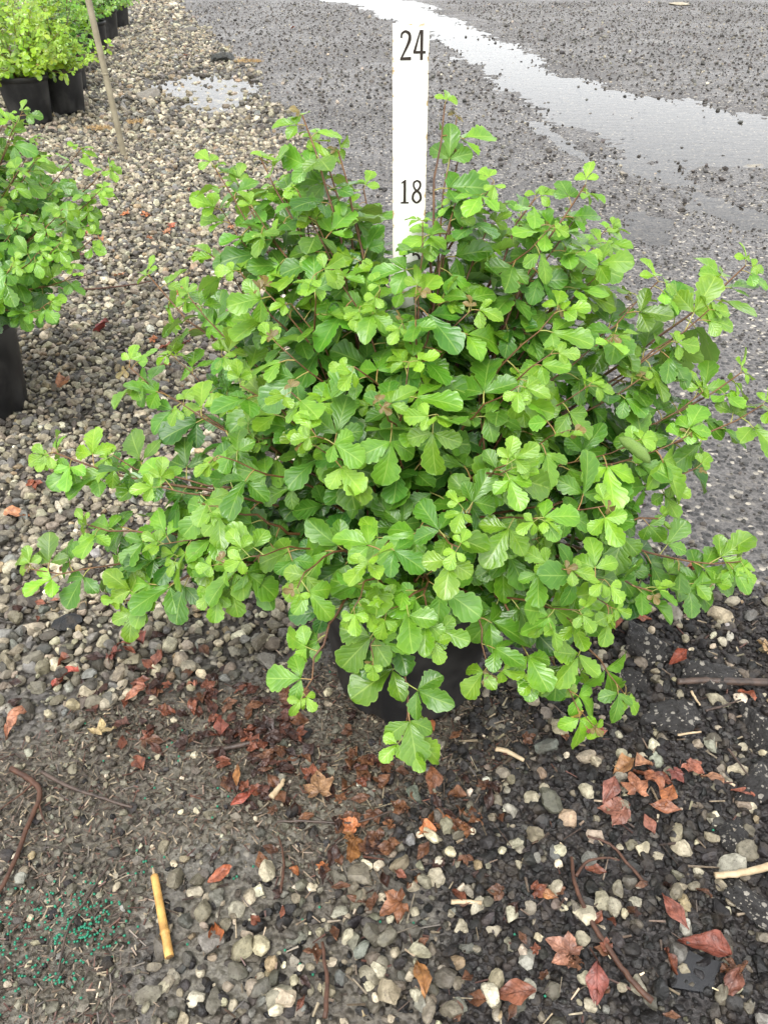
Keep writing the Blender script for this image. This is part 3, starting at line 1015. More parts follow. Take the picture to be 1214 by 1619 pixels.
def compound_leaf(rng, hi=True):
    """trifoliate leaf, petiole base at the origin, growing along +y, facing +z"""
    nv, nu = (20, 4) if hi else (5, 2)
    Ls = rng.uniform(0.037, 0.047)
    Ws = Ls * rng.uniform(0.58, 0.74)
    P = rng.uniform(0.012, 0.021)
    Vs, Qs, Us, off = [], [], [], 0
    fold, curl = rng.uniform(0.08, 0.42), rng.uniform(-0.05, 0.32)
    parts = [(rng.normal(0, 0.06), Ls, Ws, 0.66)]
    for s in (-1, 1):
        l = Ls * rng.uniform(0.60, 0.76)
        parts.append((s * rng.uniform(1.0, 1.38), l, l * rng.uniform(0.60, 0.78), 0.58))
    for i, (a, l, w, pk) in enumerate(parts):
        v, q, u = leaflet(l, w, nv, nu, fold * rng.uniform(0.7, 1.3), curl + rng.uniform(-0.08, 0.12), 0.045 if hi else 0.02, rng, pk, 3, 0.32 if hi else 0.0)
        v = v @ rotm('Y', rng.normal(0, 0.18)).T
        v = v @ rotm('X', rng.normal(-0.04, 0.12)).T
        v = v @ rotm('Z', -a).T
        v[:, 1] += P
        v[:, 2] += 0.0006 * (1 if i == 0 else -1)
        Vs.append(v); Qs.append(q + off); Us.append(u); off += len(v)
    nb = sum(len(q) for q in Qs)
    if hi:
        tv, tq, tt = tube([(0, 0, 0), (0, P * 0.5, 0.0015), (0, P + 0.002, 0)], [0.00085, 0.0007, 0.0006], 4, cap=False)
        Vs.append(tv); Qs.append(tq + off); Us.append(np.full((len(tv), 2), 0.5)); off += len(tv)
    Q = np.concatenate(Qs)
    mi = np.zeros(len(Q), np.int32)
    mi[nb:] = 1
    return np.concatenate(Vs), Q, np.concatenate(Us), mi


HI = [compound_leaf(RNG, True) for _ in range(18)]
LO = [compound_leaf(RNG, False) for _ in range(10)]
HI_MESH = [mesh_from('leaf', v, [q], uv=u, mats=[MAT['leaf'], MAT['stalk']], midx=mi) for v, q, u, mi in HI]


def leaf_frame(pos, T, side, out, rng, up=0.75, jitter_n=0.35):
    """rotation matrix columns x, y(forward), z(normal)"""
    N = Vector((0, 0, up)) + out * 0.25 + Vector((0, -0.36, 0)) + Vector(rng.normal(0, jitter_n, 3))
    N.normalize()
    d = T * 0.55 + side * 0.95 + Vector((0, 0, -0.08)) + Vector(rng.normal(0, 0.15, 3))
    d = d - N * d.dot(N)
    if d.length < 1e-3:
        d = N.orthogonal()
    d.normalize()
    return Matrix((d.cross(N), d, N)).transposed()


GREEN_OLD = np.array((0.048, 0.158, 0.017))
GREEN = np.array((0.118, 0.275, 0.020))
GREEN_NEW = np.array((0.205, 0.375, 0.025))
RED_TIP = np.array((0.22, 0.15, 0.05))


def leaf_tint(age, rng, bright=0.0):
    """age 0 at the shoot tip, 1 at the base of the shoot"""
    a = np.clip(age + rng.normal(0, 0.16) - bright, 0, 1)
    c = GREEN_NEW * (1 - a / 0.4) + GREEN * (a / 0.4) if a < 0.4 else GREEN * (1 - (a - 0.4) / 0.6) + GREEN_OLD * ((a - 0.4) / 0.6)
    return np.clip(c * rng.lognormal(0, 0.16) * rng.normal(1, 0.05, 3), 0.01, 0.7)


def bez(p0, p1, p2, p3, n):
    out = []
    for i in range(n + 1):
        t = i / n
        out.append(p0 * (1 - t) ** 3 + p1 * 3 * t * (1 - t) ** 2 + p2 * 3 * t * t * (1 - t) + p3 * t ** 3)
    return out


def grow_shoot(path, rng, centre, spacing, start, scale, leaves, bright, red=0.25, up=0.75):
    cum = [0.0]
    for a, b in zip(path[:-1], path[1:]):
        cum.append(cum[-1] + (b - a).length)
    tot = cum[-1]
    s = tot * start
    k = 0
    phase = rng.uniform(0, 6.28)
    while s < tot - 0.004:
        j = max(i for i in range(len(cum)) if cum[i] <= s)
        j = min(j, len(path) - 2)
        f = (s - cum[j]) / max(cum[j + 1] - cum[j], 1e-6)
        p = path[j].lerp(path[j + 1], f)
        T = (path[j + 1] - path[j]).normalized()
        out = p - centre
        out.z *= 0.6
        if out.length > 1e-4:
            out.normalize()
        a = phase + k * 2.4
        o1 = T.orthogonal().normalized()
        side = o1 * math.cos(a) + T.cross(o1) * math.sin(a)
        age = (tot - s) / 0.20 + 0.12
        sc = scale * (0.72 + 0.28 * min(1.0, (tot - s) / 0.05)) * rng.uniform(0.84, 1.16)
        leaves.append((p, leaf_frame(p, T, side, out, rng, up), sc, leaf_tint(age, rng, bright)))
        s += spacing * rng.uniform(0.75, 1.3) * (0.78 + 0.22 * min(1.0, (tot - s) / 0.06))
        k += 1
    T = (path[-1] - path[-2]).normalized()
    out = (path[-1] - centre).normalized()
    for q in range(2):
        a = phase + q * 2.1
        o1 = T.orthogonal().normalized()
        side = (o1 * math.cos(a) + T.cross(o1) * math.sin(a)) * 0.55
        tip_red = rng.uniform() < red
        c = (RED_TIP if tip_red else GREEN_NEW) * rng.uniform(0.85, 1.15)
        leaves.append((path[-1].copy(), leaf_frame(path[-1], T, side, out, rng, 0.6, 0.3), scale * rng.uniform(0.40, 0.60) * (0.6 if tip_red else 1.0), c))


def leaf_visibility(leaves, variants):
    """pixels each leaf shows, from a coarse depth buffer"""
    cell = 6
    W, H = int((PW + 40) / cell), int((PH + 40) / cell)
    zb = np.full(W * H, 1e9)
    own = np.full(W * H, -1)
    for i, (p, R, sc, c) in enumerate(leaves):
        v = HI[variants[i]][0][:-12] * sc
        P = v @ np.array(R).T + np.array(p)
        x, y, d = project(P)
        ix, iy = ((x + 20) / cell).astype(int), ((y + 20) / cell).astype(int)
        ok = (ix >= 0) & (ix < W) & (iy >= 0) & (iy < H) & (d > 0.05)
        for c_, d_ in zip((iy * W + ix)[ok], d[ok]):
            if d_ < zb[c_]:
                zb[c_] = d_
                own[c_] = i
    return np.bincount(own[own >= 0], minlength=len(leaves))


def joined_leaves(name, leaves, shapes, variants, mats, parent):
    Vs, Qs, Us, Ms, Ts, off = [], [], [], [], [], 0
    for (p, R, sc, c), k in zip(leaves, variants):
        v, q, u, mi = shapes[k]
        Vs.append((v * sc) @ np.array(R).T + np.array(p))
        Qs.append(q + off); Us.append(u); Ms.append(mi)
        Ts.append(np.tile(c, (len(v), 1)))
        off += len(v)
    me = mesh_from(name, np.concatenate(Vs), [np.concatenate(Qs)], uv=np.concatenate(Us), mats=mats, midx=np.concatenate(Ms), tint=np.concatenate(Ts))
    return link(name, me, parent=parent, kind='stuff')


def shrub(name, base, stems, leaves, label, group, n_parts, far=False, stem_r=0.003, rng=RNG):
    root = link(name, None, label=label, cat='shrub', group=group, loc=base)
    B = Vector(base)
    for path, r0 in stems:
        n = len(path)
        rads = [r0 * (1 - 0.72 * i / (n - 1)) for i in range(n)]
        o = tube_obj('stem', [p - B for p in path], rads, MAT['stem'], 5 if far else 6, parent=root)
    leaves = [(p - B, R, sc, c) for p, R, sc, c in leaves]
    if far:
        var = rng.integers(0, len(LO), len(leaves))
        joined_leaves('foliage', leaves, LO, var, [MAT['leaf_far'], MAT['stalk']], root)
        return root
    var = rng.integers(0, len(HI), len(leaves))
    vis = leaf_visibility([(p + B, R, sc, c) for p, R, sc, c in leaves], var)
    order = np.argsort(-vis)
    for i in order[:n_parts]:
        p, R, sc, c = leaves[i]
        o = link('leaf', HI_MESH[var[i]], parent=root)
        o.matrix_local = Matrix.Translation(p) @ R.to_4x4() @ Matrix.Scale(sc, 4)
        o.color = (*[float(t) for t in c], 1)
    rest = [int(i) for i in order[n_parts:]]
    if rest:
        joined_leaves('foliage', [leaves[i] for i in rest], HI, [var[i] for i in rest], [MAT['leaf_mass'], MAT['stalk']], root)
    return root


# ------------------------------------------------------------------ nursery pots
def pot_material():
    M = NT('pot_plastic')
    pos = M.obj()
    n = M.noise(9, 4, 0.6, pos)
    return M.done(M.pbr(M.mix(M.rng(n, 0.4, 0.7), (0.011, 0.011, 0.012), (0.040, 0.038, 0.035)), M.rng(n, 0.3, 0.7, 0.36, 0.60), 0.4, M.bump(M.noise(120, 2, 0.5, pos), 0.1, 0.001)))


MAT['pot'] = pot_material()
MAT['soil'] = mat_bark('potting_soil', (0.03, 0.02, 0.014), (0.10, 0.065, 0.042), 0.7, 90)


def lathe(profile, n=48):
    V = [(r * math.cos(2 * math.pi * k / n), r * math.sin(2 * math.pi * k / n), z) for r, z in profile for k in range(n)]
    q = [(i * n + k, i * n + (k + 1) % n, (i + 1) * n + (k + 1) % n, (i + 1) * n + k) for i in range(len(profile) - 1) for k in range(n)]
    return np.array(V), np.array(q)


def scalloped_wall(H, rb, rt, n=96):
    """outer wall of a nursery pot with a notched foot"""
    prof = [(rb * 0.93, 0.004), (rb * 0.985, 0.0), (rb, 0.004), (rb + (rt - rb) * 0.05, 0.016), (rb + (rt - rb) * 0.5, H * 0.5), (rt - 0.004, H - 0.026)]
    V, q = lathe(prof, n)
    for k in range(n):
        if (k % 8) in (0, 1, 2):
            for row in (0, 1, 2):
                V[row * n + k, 2] += 0.010
    return V, q


HPOT, RB, RT = 0.245, 0.109, 0.139
pv, pq = scalloped_wall(HPOT, RB, RT)
POT_WALL = mesh_from('pot_wall', pv, [pq], mats=[MAT['pot']])
v_, q_ = lathe([(RT - 0.0045, HPOT - 0.028), (RT + 0.003, HPOT - 0.026), (RT + 0.005, HPOT - 0.004), (RT + 0.003, HPOT), (RT - 0.001, HPOT), (RT - 0.004, HPOT - 0.03)])
POT_RIM = mesh_from('pot_rim', v_, [q_], mats=[MAT['pot']])
v_, q_ = lathe([(RT - 0.0035, HPOT - 0.022), (RT * 0.8, HPOT - 0.017), (RT * 0.5, HPOT - 0.013), (RT * 0.25, HPOT - 0.011), (0.002, HPOT - 0.012)])
v_[:, 2] += (fbm(v_[:, 0] * 60, v_[:, 1] * 60, 5) - 0.5) * 0.008
POT_SOIL = mesh_from('soil', v_, [q_], mats=[MAT['soil']])
v_, q_ = lathe([(RB * 0.93, 0.006), (0.002, 0.006)])
POT_BASE = mesh_from('pot_base', v_, [q_], mats=[MAT['pot']])


def pot(x, y, label, group=None, s=1.0, rz=0.0):
    root = link('nursery_pot', None, label=label, cat='pot', group=group, loc=(x, y, float(ground_z(np.array([x]), np.array([y]))[0])))
    root.rotation_euler.z = rz
    root.scale = (s, s, s)
    for nme, me in (('pot_wall', POT_WALL), ('pot_rim', POT_RIM), ('soil', POT_SOIL), ('pot_base', POT_BASE)):
        link(nme, me, parent=root)
    return root


# ------------------------------------------------------------------ main shrub in its pot
PX, PY = 0.036, 0.822
pot(PX, PY, 'black plastic nursery pot holding the large green shrub before the measuring stick')
SOIL = Vector((PX, PY, HPOT - 0.014))
R_ = np.random.default_rng(5)
TIPS = [  # px, py, depth, droop
    (478, 182, 0.93, 0), (703, 165, 0.90, 0), (722, 185, 0.92, 0), (925, 292, 0.90, 0), (338, 262, 0.98, 0), (412, 250, 0.96, 0), (535, 240, 0.95, 0), (845, 315, 0.93, 0), (772, 360, 0.92, 0),
    (575, 300, 1.04, 0), (505, 225, 0.98, 0), (440, 290, 0.99, 0), (725, 250, 0.93, 0), (720, 320, 0.90, 0), (905, 350, 0.93, 0), (950, 390, 0.95, 0), (560, 330, 0.99, 0), (375, 290, 1.0, 0), (668, 350, 0.88, 0), (400, 330, 0.95, 0), (470, 300, 0.93, 0), (1040, 445, 0.97, 0), (1178, 420, 1.04, 0), (1120, 490, 0.98, 0),
    (1170, 590, 1.02, 0), (1205, 640, 1.0, 0.1), (1085, 690, 0.94, 0.2), (1100, 740, 0.98, 0.3), (1170, 888, 1.05, 0.5), (1030, 935, 1.0, 0.6), (1120, 930, 1.06, 0.6),
    (985, 1095, 0.95, 1.0), (935, 1145, 0.96, 1.0), (850, 1070, 0.90, 1.0), (965, 960, 0.90, 0.8), (890, 900, 0.85, 0.5), (780, 1060, 0.88, 1.0),
    (638, 1165, 0.88, 1.2), (480, 1095, 0.88, 1.1), (560, 960, 0.82, 0.8), (590, 880, 0.79, 0.3), (725, 865, 0.78, 0.3), (395, 880, 0.86, 0.5), (470, 930, 0.84, 0.8),
    (690, 655, 0.80, 0), (600, 640, 0.80, 0), (50, 900, 1.05, 0.5), (85, 715, 1.02, 0.2), (140, 830, 1.03, 0.4), (205, 580, 1.06, 0), (235, 435, 1.08, 0), (200, 950, 1.04, 0.8),
    (290, 640, 0.97, 0.1), (300, 470, 1.0, 0), (255, 770, 0.95, 0.3), (345, 720, 0.90, 0.1), (380, 610, 0.90, 0), (520, 420, 0.90, 0), (560, 580, 0.84, 0),
    (745, 490, 0.88, 0), (880, 490, 0.90, 0), (965, 530, 0.92, 0), (820, 610, 0.84, 0), (900, 680, 0.84, 0), (800, 735, 0.80, 0), (955, 800, 0.88, 0.3), (850, 820, 0.82, 0.2),
    (500, 690, 0.82, 0), (435, 540, 0.88, 0), (380, 430, 0.96, 0), (700, 470, 0.90, 0), (350, 560, 0.97, 0), (260, 860, 1.0, 0.7), (340, 930, 0.97, 0.9), (1040, 820, 0.96, 0.4),
    (1010, 600, 0.95, 0), (680, 1000, 0.84, 1.0), (590, 1040, 0.86, 1.0), (460, 620, 0.85, 0), (420, 460, 0.92, 0),
    (1000, 700, 0.92, 0.1), (330, 800, 0.93, 0.4), (900, 980, 0.92, 0.8), (870, 560, 0.88, 0), 
    (430, 380, 0.95, 0), (500, 350, 0.93, 0), (350, 330, 1.0, 0), (760, 420, 0.96, 0), (830, 360, 0.97, 0), (880, 420, 0.95, 0), (940, 440, 0.96, 0),
    (1060, 540, 0.98, 0), (1000, 480, 1.0, 0), (1110, 620, 1.0, 0), (270, 560, 1.05, 0), (330, 400, 1.03, 0), (460, 480, 0.93, 0), (930, 610, 0.9, 0),
    (1050, 760, 1.0, 0.2), (180, 720, 1.04, 0.2), (960, 360, 1.0, 0)]
m_stems, m_leaves, m_exempt = [], [], set()
for px, py, dep, droop in TIPS:
    tip = ip(px, py, dep)
    hd = Vector((tip.x - PX, tip.y - PY, 0))
    hl = hd.length
    hd.normalize()
    base = SOIL + hd * min(0.06, hl * 0.3) * R_.uniform(0.5, 1.1) + Vector((R_.normal(0, 0.012), R_.normal(0, 0.012), -0.004))
    rise = max(0.08, min(0.22, (tip.z - base.z) * 0.5 + 0.06))
    p1 = base + Vector((0, 0, rise)) + hd * hl * 0.12
    if droop > 0.3:
        p1 = base + Vector((0, 0, 0.10 + 0.06 * droop)) + hd * hl * 0.45
    back = (hd * 0.8 + Vector((0, 0, 0.75 - 1.1 * droop))).normalized()
    L = (tip - base).length
    p2 = tip - back * L * 0.33
    path = bez(base, p1, p2, tip, 12)
    path = [q + Vector(R_.normal(0, 0.0025, 3)) if 0 < i < 12 else q for i, q in enumerate(path)]
    m_stems.append((path, R_.uniform(0.0021, 0.0030) * (1.3 if abs(px - 620) > 380 or py < 330 else 1.0)))
    Lp = sum((b - a).length for a, b in zip(path[:-1], path[1:]))
    n0 = len(m_leaves)
    grow_shoot(path, R_, SOIL, 0.0205 if py < 380 or abs(px - 620) > 380 else 0.0285, max(0.10, 1 - (0.40 if abs(px - 620) < 330 else 0.30) / Lp), R_.uniform(1.02, 1.26) if py > 380 else R_.uniform(0.94, 1.10), m_leaves, 0.0, red=0.16)
    if (px, py) == (668, 350):
        m_exempt.update(range(n0, len(m_leaves)))
    # side shoots
    for _ in range(0 if abs(px - 620) > 380 else int(R_.integers(0, 3)) if py < 620 else int(R_.integers(0, 2))):
        j = int(R_.integers(5, 10))
        a = path[j]
        T = (path[j + 1] - path[j]).normalized()
        sdv = (T + Vector(R_.normal(0, 0.6, 3)) + Vector((0, 0, 0.25))).normalized()
        l = R_.uniform(0.06, 0.11)
        sp = [a, a + sdv * l * 0.35 + Vector((0, 0, 0.004)), a + sdv * l * 0.7, a + sdv * l + Vector((0, 0, 0.006))]
        m_stems.append((sp, 0.0016))
        grow_shoot(sp, R_, SOIL, 0.026, 0.2, 1.1, m_leaves, 0.0, red=0.08)
# the face of the stick stays clear of leaves, as in the photo
_keep = []
for li, lf in enumerate(m_leaves):
    if li in m_exempt and R_.uniform() < 0.8:
        _keep.append(lf)
        continue
    c_ = lf[0] + lf[1] @ Vector((0, 0.035 * lf[2], 0))
    qx, qy, qd = project(np.array(c_))
    tx, ty, _ = project(np.array(lf[0] + lf[1] @ Vector((0, 0.058 * lf[2], 0))))
    if qd < 1.02 and min(abs(qx - 648), abs(tx - 648)) < ((56 if qx < 648 else 43) if qy < 330 else 40 if qy < 400 else 34) and min(qy, ty) < (335 if qy < 330 else 485):
        if not (qy > 372 and qx > 660):
            continue
    _keep.append(lf)
m_leaves = _keep
print('main shrub leaves', len(m_leaves), 'stems', len(m_stems))
shrub('sumac_shrub', (SOIL.x, SOIL.y, SOIL.z), m_stems, m_leaves, 'large spreading green three-leaved shrub in front of the numbered stick', None, 300)
MAIN = bpy.data.objects['sumac_shrub']
M = NT('curled_leaf_green')
MAT['gall'] = M.done(M.pbr(M.mix(M.rng(M.noise(180), 0.4, 0.6), (0.10, 0.20, 0.03), (0.24, 0.36, 0.08)), 0.4, 0.5, M.bump(M.noise(160, 3), 0.6, 0.002)))
ga, gb = ip(978, 692, 0.905), ip(1027, 732, 0.905)
gpts = [ga.lerp(gb, i / 10) + Vector((0, 0, 0.004 * math.sin(i / 10 * 3.14))) for i in range(11)]
tube_obj('curled_leaf', [q - SOIL for q in gpts], [0.001, 0.004, 0.0062, 0.0072, 0.0066, 0.0078, 0.007, 0.0078, 0.006, 0.0045, 0.001], MAT['gall'], 9, parent=MAIN)['label'] = 'thick curled pale green leaf hanging at the side'


# ------------------------------------------------------------------ other potted shrubs
def potted(x, y, seed, label_pot, label_shrub, bright=0.0, n_stem=34, H=0.40, R=0.30, n_parts=0, far=True, dull=False, dens=0.026, lscale=1.0, tips=()):
    rng = np.random.default_rng(seed)
    pot(x, y, label_pot, 'black pots in the row of shrubs', 1.0, seed * 0.7)
    gz = float(ground_z(np.array([x]), np.array([y]))[0])
    S = Vector((x, y, gz + HPOT - 0.014))
    stems, leaves = [], []
    for i in range(n_stem + len(tips)):
        az = rng.uniform(0, 2 * math.pi)
        el = math.asin(rng.uniform(0.10 if tips else 0.0, 1.0))
        rr_ = rng.uniform(0.72, 1.05)
        tip = S + Vector((math.cos(az) * math.cos(el) * R * rr_, math.sin(az) * math.cos(el) * R * rr_, 0.03 + math.sin(max(el, -0.1)) * H * rr_))
        hd = Vector((math.cos(az), math.sin(az), 0))
        if i >= n_stem:
            tip = Vector(tips[i - n_stem])
            hd = Vector((tip.x - S.x, tip.y - S.y, 0)).normalized()
        base = S + hd * rng.uniform(0.01, 0.05)
        path = bez(base, base + Vector((0, 0, 0.10)) + hd * 0.03, tip - (hd * 0.6 + Vector((0, 0, 0.6))) * 0.12, tip, 8)
        stems.append((path, 0.0026))
        L = sum((b - a).length for a, b in zip(path[:-1], path[1:]))
        grow_shoot(path, rng, S, dens, max(0.15, 1 - 0.26 / L), lscale, leaves, bright, red=0.08)
    if bright >= 0.9:
        leaves = [(p, Rm, sc, c * np.array((1.30, 1.10, 0.85))) for p, Rm, sc, c in leaves]
    if dull:
        leaves = [(p, Rm, sc, np.array((0.10, 0.20, 0.055)) * rng.uniform(0.6, 1.3)) for p, Rm, sc, c in leaves]
    shrub('sumac_shrub', tuple(S), stems, leaves, label_shrub, 'shrubs in the pot row', n_parts, far=far, rng=rng)


potted(-0.995, 1.66, 21, 'black pot with scalloped foot on the gravel, nearest the big shrub', 'green leafy shrub in the pot next to the big shrub, shoots reaching over gravel',
       0.05, 62, 0.47, 0.36, 200, far=False, dens=0.024,
       tips=[ip(*q) for q in [(35, 178, 1.62), (10, 185, 1.7), (128, 236, 1.66), (172, 262, 1.62), (160, 300, 1.58), (100, 330, 1.5), (150, 375, 1.55), (120, 430, 1.5), (60, 250, 1.6),
                              (85, 300, 1.65), (75, 480, 1.45), (40, 340, 1.5), (105, 290, 1.7), (20, 420, 1.4), (60, 400, 1.45), (140, 340, 1.6), (30, 270, 1.55), (95, 385, 1.5)]])
potted(-2.03, 4.90, 22, 'black pot under bright foliage, just past the leaning stake', 'bright yellow-green shrub in the pot just past the stake', 1.0, 46, 0.42, 0.34)
potted(-1.93, 5.19, 23, 'black pot touching the bright shrub pot, second past the stake', 'bright yellow-green shrub second past the stake, white bloom at its foot', 0.95, 46, 0.42, 0.32)
potted(-2.16, 5.98, 24, 'black pot in the row, third past the stake', 'green shrub in the row, third past the stake', 0.45, 40, 0.42, 0.33)
potted(-2.40, 6.75, 25, 'black pot mostly hidden behind bright shrubs, fourth past the stake', 'mid green shrub fourth past the stake, half hidden behind it', 0.3, 36, 0.42, 0.34)
potted(-2.46, 7.55, 26, 'black pot hidden in foliage, fifth past the stake', 'mid green shrub fifth past the stake', 0.3, 36, 0.40, 0.34)
potted(-2.66, 8.62, 27, 'black pot by the small puddle end of the row, second to last', 'green shrub in the second to last pot of the row', 0.35, 36, 0.40, 0.32)
potted(-2.80, 9.55, 28, 'farthest black pot of the row', 'green shrub in the farthest pot of the row', 0.35, 36, 0.40, 0.32)
potted(-2.06, 3.85, 29, 'black pot behind the dull shrub, before the stake', 'dull grey-green shrub beside the bright shrubs, before the stake', 0.0, 36, 0.36, 0.34, dull=True)
potted(-2.62, 5.15, 30, 'black pot in the back row behind the bright shrubs', 'bright yellow shrub in the back row', 1.0, 46, 0.46, 0.34)
potted(-2.70, 5.95, 31, 'black pot in the back row behind the third shrub', 'yellow-green shrub in the back row, tallest of them', 1.0, 46, 0.50, 0.34)
potted(-3.00, 6.80, 32, 'black pot in the back row, far inside the foliage', 'light green shrub far back in the second row', 0.6, 36, 0.48, 0.36)

# ------------------------------------------------------------------ measuring stick
IN = 0.0254
SX, SY, SZ0 = 0.0335, 0.950, 0.251
STW, STT = 1.52 * IN, 0.0085


def stick_paint():
    M = NT('white_stick_paint')
    o = M.obj()
    sp = M.n('SeparateXYZ')
    M.t.links.new(o, sp.inputs[0])
    edge = M.rng(M.math('ABSOLUTE', sp.outputs[0]), STW / 2 - 0.0035, STW / 2, 0, 1)
    top = M.rng(sp.outputs[2], 24.34 * IN, 24.56 * IN, 0, 1)
    e = M.math('MAXIMUM', edge, top)
    n = M.noise(120, 4, 0.65, o)
    chip = M.math('MAXIMUM', M.rng(M.math('ADD', n, M.math('MULTIPLY', e, 0.17)), 0.70, 0.75), M.rng(M.noise(330, 2, 0.5, o), 0.80, 0.83))
    n2 = M.noise(22, 3, 0.6, o)
    col = M.mix(M.rng(n2, 0.5, 0.8, 0, 0.35), (0.82, 0.81, 0.76), (0.74, 0.69, 0.55))
    col = M.mix(M.math('MULTIPLY', e, 0.35), col, (0.72, 0.58, 0.30))
    col = M.mix(chip, col, M.mix(n2, (0.30, 0.19, 0.09), (0.58, 0.44, 0.22)))
    return M.done(M.pbr(col, 0.45, 0.4, M.bump(chip, 0.3, -0.0004)))


STICK = link('measuring_stick', None, label='white painted measuring stick marked 24 and 18 standing behind the big shrub', cat='measuring stick', loc=(SX, SY, SZ0))
STICK.rotation_euler = (math.radians(0.6), math.radians(-0.5), 0)
hw, ht, b_ = STW / 2, STT / 2, 0.0008
cs = [(-hw + b_, -ht), (hw - b_, -ht), (hw, -ht + b_), (hw, ht - b_), (hw - b_, ht), (-hw + b_, ht), (-hw, ht - b_), (-hw, -ht + b_)]
zs = np.concatenate([[-0.06], np.linspace(0, 24.56 * IN, 40)])
V = []
for i, z in enumerate(zs):
    for j, (x, y) in enumerate(cs):
        wx = (vnoise(np.array([z * 60]), np.array([float(x > 0) * 9]), 3)[0] - 0.5) * 0.0006 if i else 0
        V.append((x + wx, y, z))
k = len(cs)
Fq = [(i * k + j, i * k + (j + 1) % k, (i + 1) * k + (j + 1) % k, (i + 1) * k + j) for i in range(len(zs) - 1) for j in range(k)]
me = bpy.data.meshes.new('board')
me.from_pydata(V, [], Fq + [tuple(range((len(zs) - 1) * k, len(zs) * k)), tuple(range(k - 1, -1, -1))])
me.materials.append(stick_paint())
link('board', me, parent=STICK)

M = NT('numeral_ink')
MAT['ink'] = M.done(M.pbr(M.mix(M.noise(300, 2, 0.5), (0.018, 0.012, 0.009), (0.04, 0.028, 0.02)), 0.5, 0.3))


def ribbon(pts, widths, closed=False, n=10):
    """flat stroke of varying width in the xz plane -> polygon list"""
    P = smooth_path([(x, 0, z) for x, z in (pts + [pts[0]] if closed else pts)], n)
    m = len(P)
    ws = np.interp(np.linspace(0, 1, m), np.linspace(0, 1, len(widths)), widths)
    V, Fc = [], []
    for i, p in enumerate(P):
        a, b = P[max(i - 1, 0)], P[min(i + 1, m - 1)]
        if closed and i in (0, m - 1):
            a, b = P[m - 2], P[1]
        t = (b - a).normalized()
        nn = Vector((-t.z, 0, t.x))
        V += [p + nn * ws[i] / 2, p - nn * ws[i] / 2]
    for i in range(m - 1):
        Fc.append((2 * i, 2 * i + 1, 2 * i + 3, 2 * i + 2))
    return V, Fc


def poly(pts):
    return [Vector((x, 0, z)) for x, z in pts], [tuple(range(len(pts)))]


# numerals drawn in a box 0.62 wide, 1 high
GLYPH = {
    '2': [ribbon([(0.07, 0.74), (0.10, 0.88), (0.27, 0.955), (0.45, 0.87), (0.47, 0.70), (0.36, 0.48), (0.20, 0.25), (0.06, 0.04)], [0.10, 0.09, 0.08, 0.13, 0.15, 0.12, 0.09, 0.08]),
          poly([(0.01, 0.0), (0.55, 0.0), (0.55, 0.115), (0.03, 0.10)])],
    '4': [poly([(0.33, 0.0), (0.47, 0.0), (0.47, 1.0), (0.35, 1.0), (0.33, 0.9)]), poly([(0.0, 0.22), (0.10, 0.22), (0.36, 1.0), (0.30, 1.0), (0.0, 0.30)]),
          poly([(0.02, 0.22), (0.60, 0.22), (0.60, 0.31), (0.02, 0.31)])],
    '1': [poly([(0.22, 0.05), (0.37, 0.05), (0.37, 1.0), (0.30, 1.0), (0.22, 0.93)]), poly([(0.08, 0.86), (0.12, 0.83), (0.24, 0.88), (0.24, 0.97)]),
          poly([(0.08, 0.0), (0.52, 0.0), (0.52, 0.075), (0.08, 0.075)])],
    '8': [ribbon([(0.29, 0.96), (0.45, 0.88), (0.46, 0.70), (0.29, 0.54), (0.13, 0.70), (0.13, 0.87)], [0.075, 0.11, 0.11, 0.10, 0.10, 0.10, 0.075], True),
          ribbon([(0.29, 0.54), (0.47, 0.40), (0.50, 0.18), (0.29, 0.04), (0.09, 0.18), (0.11, 0.40)], [0.10, 0.13, 0.13, 0.08, 0.13, 0.12, 0.10], True)],
    '5': [poly([(0.10, 0.50), (0.19, 0.50), (0.21, 1.0), (0.10, 1.0)]), poly([(0.12, 0.885), (0.50, 0.885), (0.50, 1.0), (0.12, 1.0)]),
          ribbon([(0.13, 0.53), (0.28, 0.60), (0.46, 0.50), (0.50, 0.30), (0.40, 0.10), (0.24, 0.04), (0.08, 0.14)], [0.07, 0.09, 0.13, 0.15, 0.12, 0.08, 0.13])],
}
for text, zin, hgt, xs_ in (('24', 23.82, 1.08, (-0.46, 0.10)), ('18', 18.0, 1.06, (-0.46, 0.10)), ('15', 15.0, 1.06, (-0.46, 0.10))):
    for ch, x0 in zip(text, xs_):
        V, Fc = [], []
        for gi, (gv, gf) in enumerate(GLYPH[ch]):
            o_ = len(V)
            V += [Vector((v.x, -gi * 0.02, v.z)) for v in gv]
            Fc += [tuple(i + o_ for i in f_) for f_ in gf]
        s = hgt * IN
        me = bpy.data.meshes.new('numeral')
        me.from_pydata([(x0 * IN + v.x * s * 0.80, -ht - 0.0005 + v.y * s * 0.1, (v.z - 0.5) * s) for v in V], [], Fc)
        me.materials.append(MAT['ink'])
        o = link('numeral', me, parent=STICK, loc=(0, 0, zin * IN))
        o['label'] = 'dark brown numeral %s' % ch

